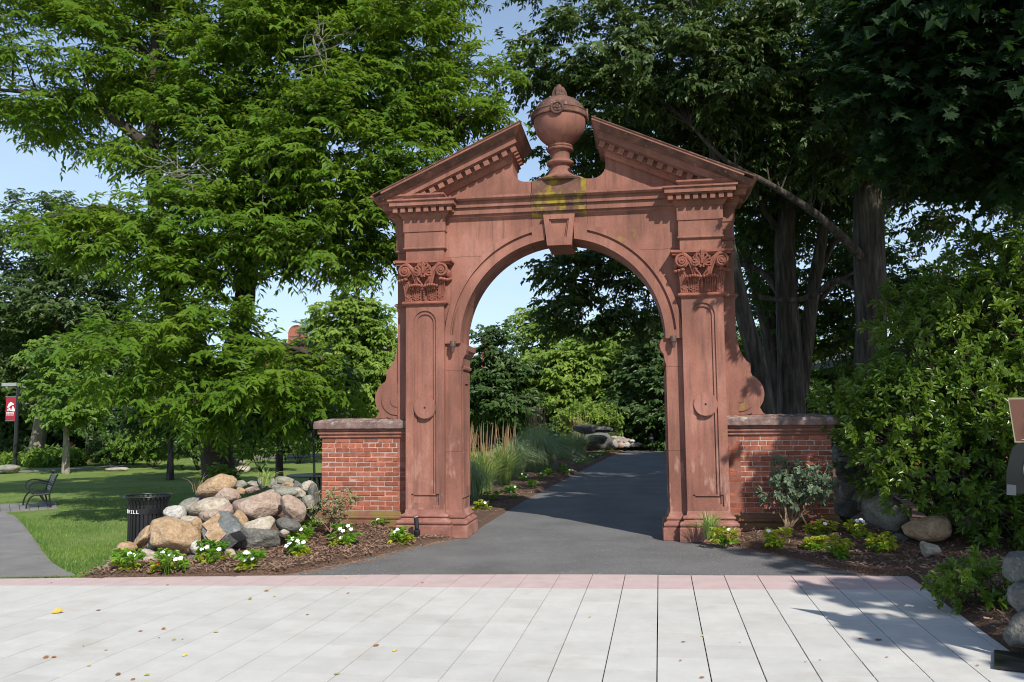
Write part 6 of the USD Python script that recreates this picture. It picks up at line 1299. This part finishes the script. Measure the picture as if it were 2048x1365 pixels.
# yellow green ground cover along the back of the lawn
rng = np.random.default_rng(88); n = 5200
x = rng.uniform(-5, 640, n); cx = []; 
for xx in x:
    yb = np.interp(xx, [0, 150, 280, 400, 560, 640], [934, 930, 924, 915, 908, 905]); p = hit(xx, yb - rng.uniform(0, 10)); cx.append(p + np.array([0, 0, rng.uniform(.02, .4)]))
cx = np.array(cx); d = unit(rng.normal(size=(n, 3)) * [1, 1, .4] + [0, 0, .3])
single('ground_cover', leaf_mesh(cx, d, unit(rng.normal(size=(n, 3)) * .4 + [0, 0, 1]), rng.uniform(.25, .5, n), .14, droop=.3), 'pale_leaf', 'yellow green ground cover along the back edge of the lawn', 'ground cover', kind='stuff')

# --- woodland closing the view all round
def wood(name, label, segs, leaf, seed, L=.5, n=900):
    rng = np.random.default_rng(seed); mb = MB(); tk = MB()
    for (x0, x1, y0, y1, D) in segs:
        m = int(n * (x1 - x0) / 400 + 20)
        for _ in range(m):
            px, py = rng.uniform(x0, x1), y0 + (y1 - y0) * rng.random(); c = aty(px, py, D + rng.normal(0, 2.0)); k = 26
            P = c + rng.normal(size=(k, 3)) * np.array([1.0, 1.0, .6]) * 1.1
            d = unit(rng.normal(size=(k, 3)) * [1, 1, .5] + [0, 0, -.2]); mb.add(*leaf_mesh(P, d, unit(rng.normal(size=(k, 3)) * .45 + [0, -.2, 1]), L * rng.uniform(.6, 1.2, k), L * .5, droop=.2))
        for _ in range(int((x1 - x0) / 30)):
            px = rng.uniform(x0, x1); b = base_at(px, D + rng.uniform(-2, 2)); tk.tube([b, b + [0, 0, 3], b + [rng.normal(0, .3), 0, 6]], [.2, .17, .1], 6)
    t = thing(name, label, 'wood', (0, 0, 0), kind='stuff'); part(t, 'foliage', mb, leaf, kind='stuff'); part(t, 'trunks', tk, 'oak_bark', kind='stuff')
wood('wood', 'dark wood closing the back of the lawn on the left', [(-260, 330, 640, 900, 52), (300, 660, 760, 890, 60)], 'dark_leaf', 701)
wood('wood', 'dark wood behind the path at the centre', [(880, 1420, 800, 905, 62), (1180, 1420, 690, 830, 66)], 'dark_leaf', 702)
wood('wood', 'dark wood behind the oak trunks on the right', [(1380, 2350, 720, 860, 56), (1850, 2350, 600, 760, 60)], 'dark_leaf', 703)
# far hill
hx = np.linspace(-160, 200, 60); ht = 12 + 10 * meshkit.fbm(np.c_[hx * .02, hx * 0, hx * 0], 4)
v = np.vstack([np.c_[hx, np.full(60, 330.), np.full(60, -3.)], np.c_[hx, np.full(60, 360.), ht + 3], np.c_[hx, np.full(60, 420.), ht * .9 - 6]]); q = np.arange(59)
single('far_hill', (v, np.vstack([np.stack([q, q + 1, q + 61, q + 60], 1), np.stack([q + 60, q + 61, q + 121, q + 120], 1)])), 'woodland_floor', kind='structure', smooth=True)

# ================================================================== BUILDINGS AND OTHER THINGS FAR BACK
D = 74.0; c = aty(640, 850, D); c[2] = -.6
bd = thing('brick_building', 'red brick building with a round topped gable, far behind the trees left of the arch', 'building', c)
X_ = lambda px: aty(px, 700, D)[0] - c[0]
Z_ = lambda py: aty(640, py, D)[2] - c[2]
part(bd, 'wall', MB().box(X_(500), X_(830), 0, 12, 0, Z_(700)), 'far_brick')
gcx, gw = X_(595), X_(612) - X_(595)
part(bd, 'gable', MB().ext(unary_union([sbox(gcx - gw * 1.5, 0, gcx + gw * 1.5, Z_(690)), sbox(gcx - gw, 0, gcx + gw, Z_(668)), Point(gcx, Z_(668)).buffer(gw, 16)]), -.35, .8), 'far_brick')
part(bd, 'gable_coping', MB().ext(Point(gcx, Z_(668)).buffer(gw * 1.12, 16).difference(Point(gcx, Z_(668)).buffer(gw, 16)).intersection(sbox(-99, Z_(668), 99, 99)), -.42, .9), 'frame_white')
part(bd, 'roof', MB().add(np.array([(X_(496), -.5, Z_(700)), (X_(834), -.5, Z_(700)), (X_(834), 6, Z_(672)), (X_(496), 6, Z_(672)), (X_(834), 12.5, Z_(700)), (X_(496), 12.5, Z_(700))]), np.array([(0, 1, 2, 3), (3, 2, 4, 5)])), 'slate_roof')
for row in (0, 1):
    for k in range(9):
        x = X_(520 + k * 35); z = .9 + row * 3.2
        if abs(x - gcx) < gw * 1.6: continue
        w = part(bd, 'window', MB().box(x - .65, x + .65, -.06, .04, z, z + 1.9), 'frame_white'); part(w, 'pane', MB().box(x - .52, x - .03, -.075, -.062, z + .12, z + 1.78).box(x + .03, x + .52, -.075, -.062, z + .12, z + 1.78), 'window_glass')
D = 68.0; c = aty(962, 850, D); c[2] = -.6
bd = thing('brick_building', 'brick tower block and grey roof peeping through the dark tree inside the arch', 'building', c)
X_ = lambda px: aty(px, 720, D)[0] - c[0]
Z_ = lambda py: aty(962, py, D)[2] - c[2]
part(bd, 'tower', MB().box(X_(962), X_(986), 0, 3, 0, Z_(672)), 'far_brick'); part(bd, 'tower_cap', MB().box(X_(961), X_(987), -.15, 3.15, Z_(672), Z_(668)), 'frame_white')
part(bd, 'wall', MB().box(X_(880), X_(961.5), .5, 9, 0, Z_(756)), 'far_brick')
part(bd, 'roof', MB().add(np.array([(X_(878), .2, Z_(756)), (X_(962), .2, Z_(756)), (X_(962), 5, Z_(706)), (X_(878), 5, Z_(706)), (X_(962), 9.4, Z_(756)), (X_(878), 9.4, Z_(756))]), np.array([(0, 1, 2, 3), (3, 2, 4, 5)])), 'slate_roof')
w = part(bd, 'window', MB().box(X_(970), X_(978), -.06, .02, Z_(745), Z_(720)), 'frame_white'); part(w, 'pane', MB().box(X_(971), X_(977), -.08, -.065, Z_(743), Z_(722)), 'window_glass')
# dark roofed building on the right behind the bush
D = 27.0; c = aty(1900, 850, D); c[2] = -.1
bd = thing('dark_roofed_building', 'building with a dark sloping roof behind the evergreen bush', 'building', c)
X_ = lambda px: aty(px, 720, D)[0] - c[0]
Z_ = lambda py: aty(1900, py, D)[2] - c[2]
part(bd, 'wall', MB().box(X_(1830), X_(2300), .6, 7, 0, Z_(740)), 'far_brick')
part(bd, 'roof', MB().ext(Polygon([(X_(1770), Z_(702)), (X_(2320), Z_(520)), (X_(2320), Z_(535)), (X_(1770), Z_(717))]), .0, 7.5), 'slate_roof')
part(bd, 'fascia', MB().ext(Polygon([(X_(1770), Z_(717)), (X_(2320), Z_(535)), (X_(2320), Z_(545)), (X_(1770), Z_(727))]), .05, .2), 'black_metal')
# stone steps at the back of the lawn
p = hit(215, 916); t = thing('stone_steps', 'short flight of grey stone steps with low side wall behind the lawn', 'steps', p)
for k in range(5): part(t, 'step', MB().box(-.2 + k * .0, 2.2, k * .35, k * .35 + .4, 0, .16 * (k + 1)), 'dark_rock')
part(t, 'side_wall', MB().add(np.array([(-.6, 0, 0), (-.2, 0, 0), (-.6, 2, 0), (-.2, 2, 0), (-.6, 0, .3), (-.2, 0, .3), (-.6, 2, 1.15), (-.2, 2, 1.15)]), BF), 'grey_rock')
for x, y, h, lab in ((273, 912, 48, 'pale thin post of two, left one, by the steps'), (285, 908, 40, 'pale thin post of two, right one, by the steps'), (385, 920, 46, 'dark thin post on a stone foot just left of the cherry trunk')):
    p = hit(x, y); Hh = h * p[1] / FPX; t = thing('post', lab, 'post', p); part(t, 'shaft', MB().add(lathe([(.055, 0), (.05, Hh), (.03, Hh + .04)], 10)), 'pale_bark' if x < 300 else 'black_metal')
    part(t, 'foot', MB().add(lathe([(.16, -.02), (.15, .06), (.06, .10)], 12)), 'grey_rock')
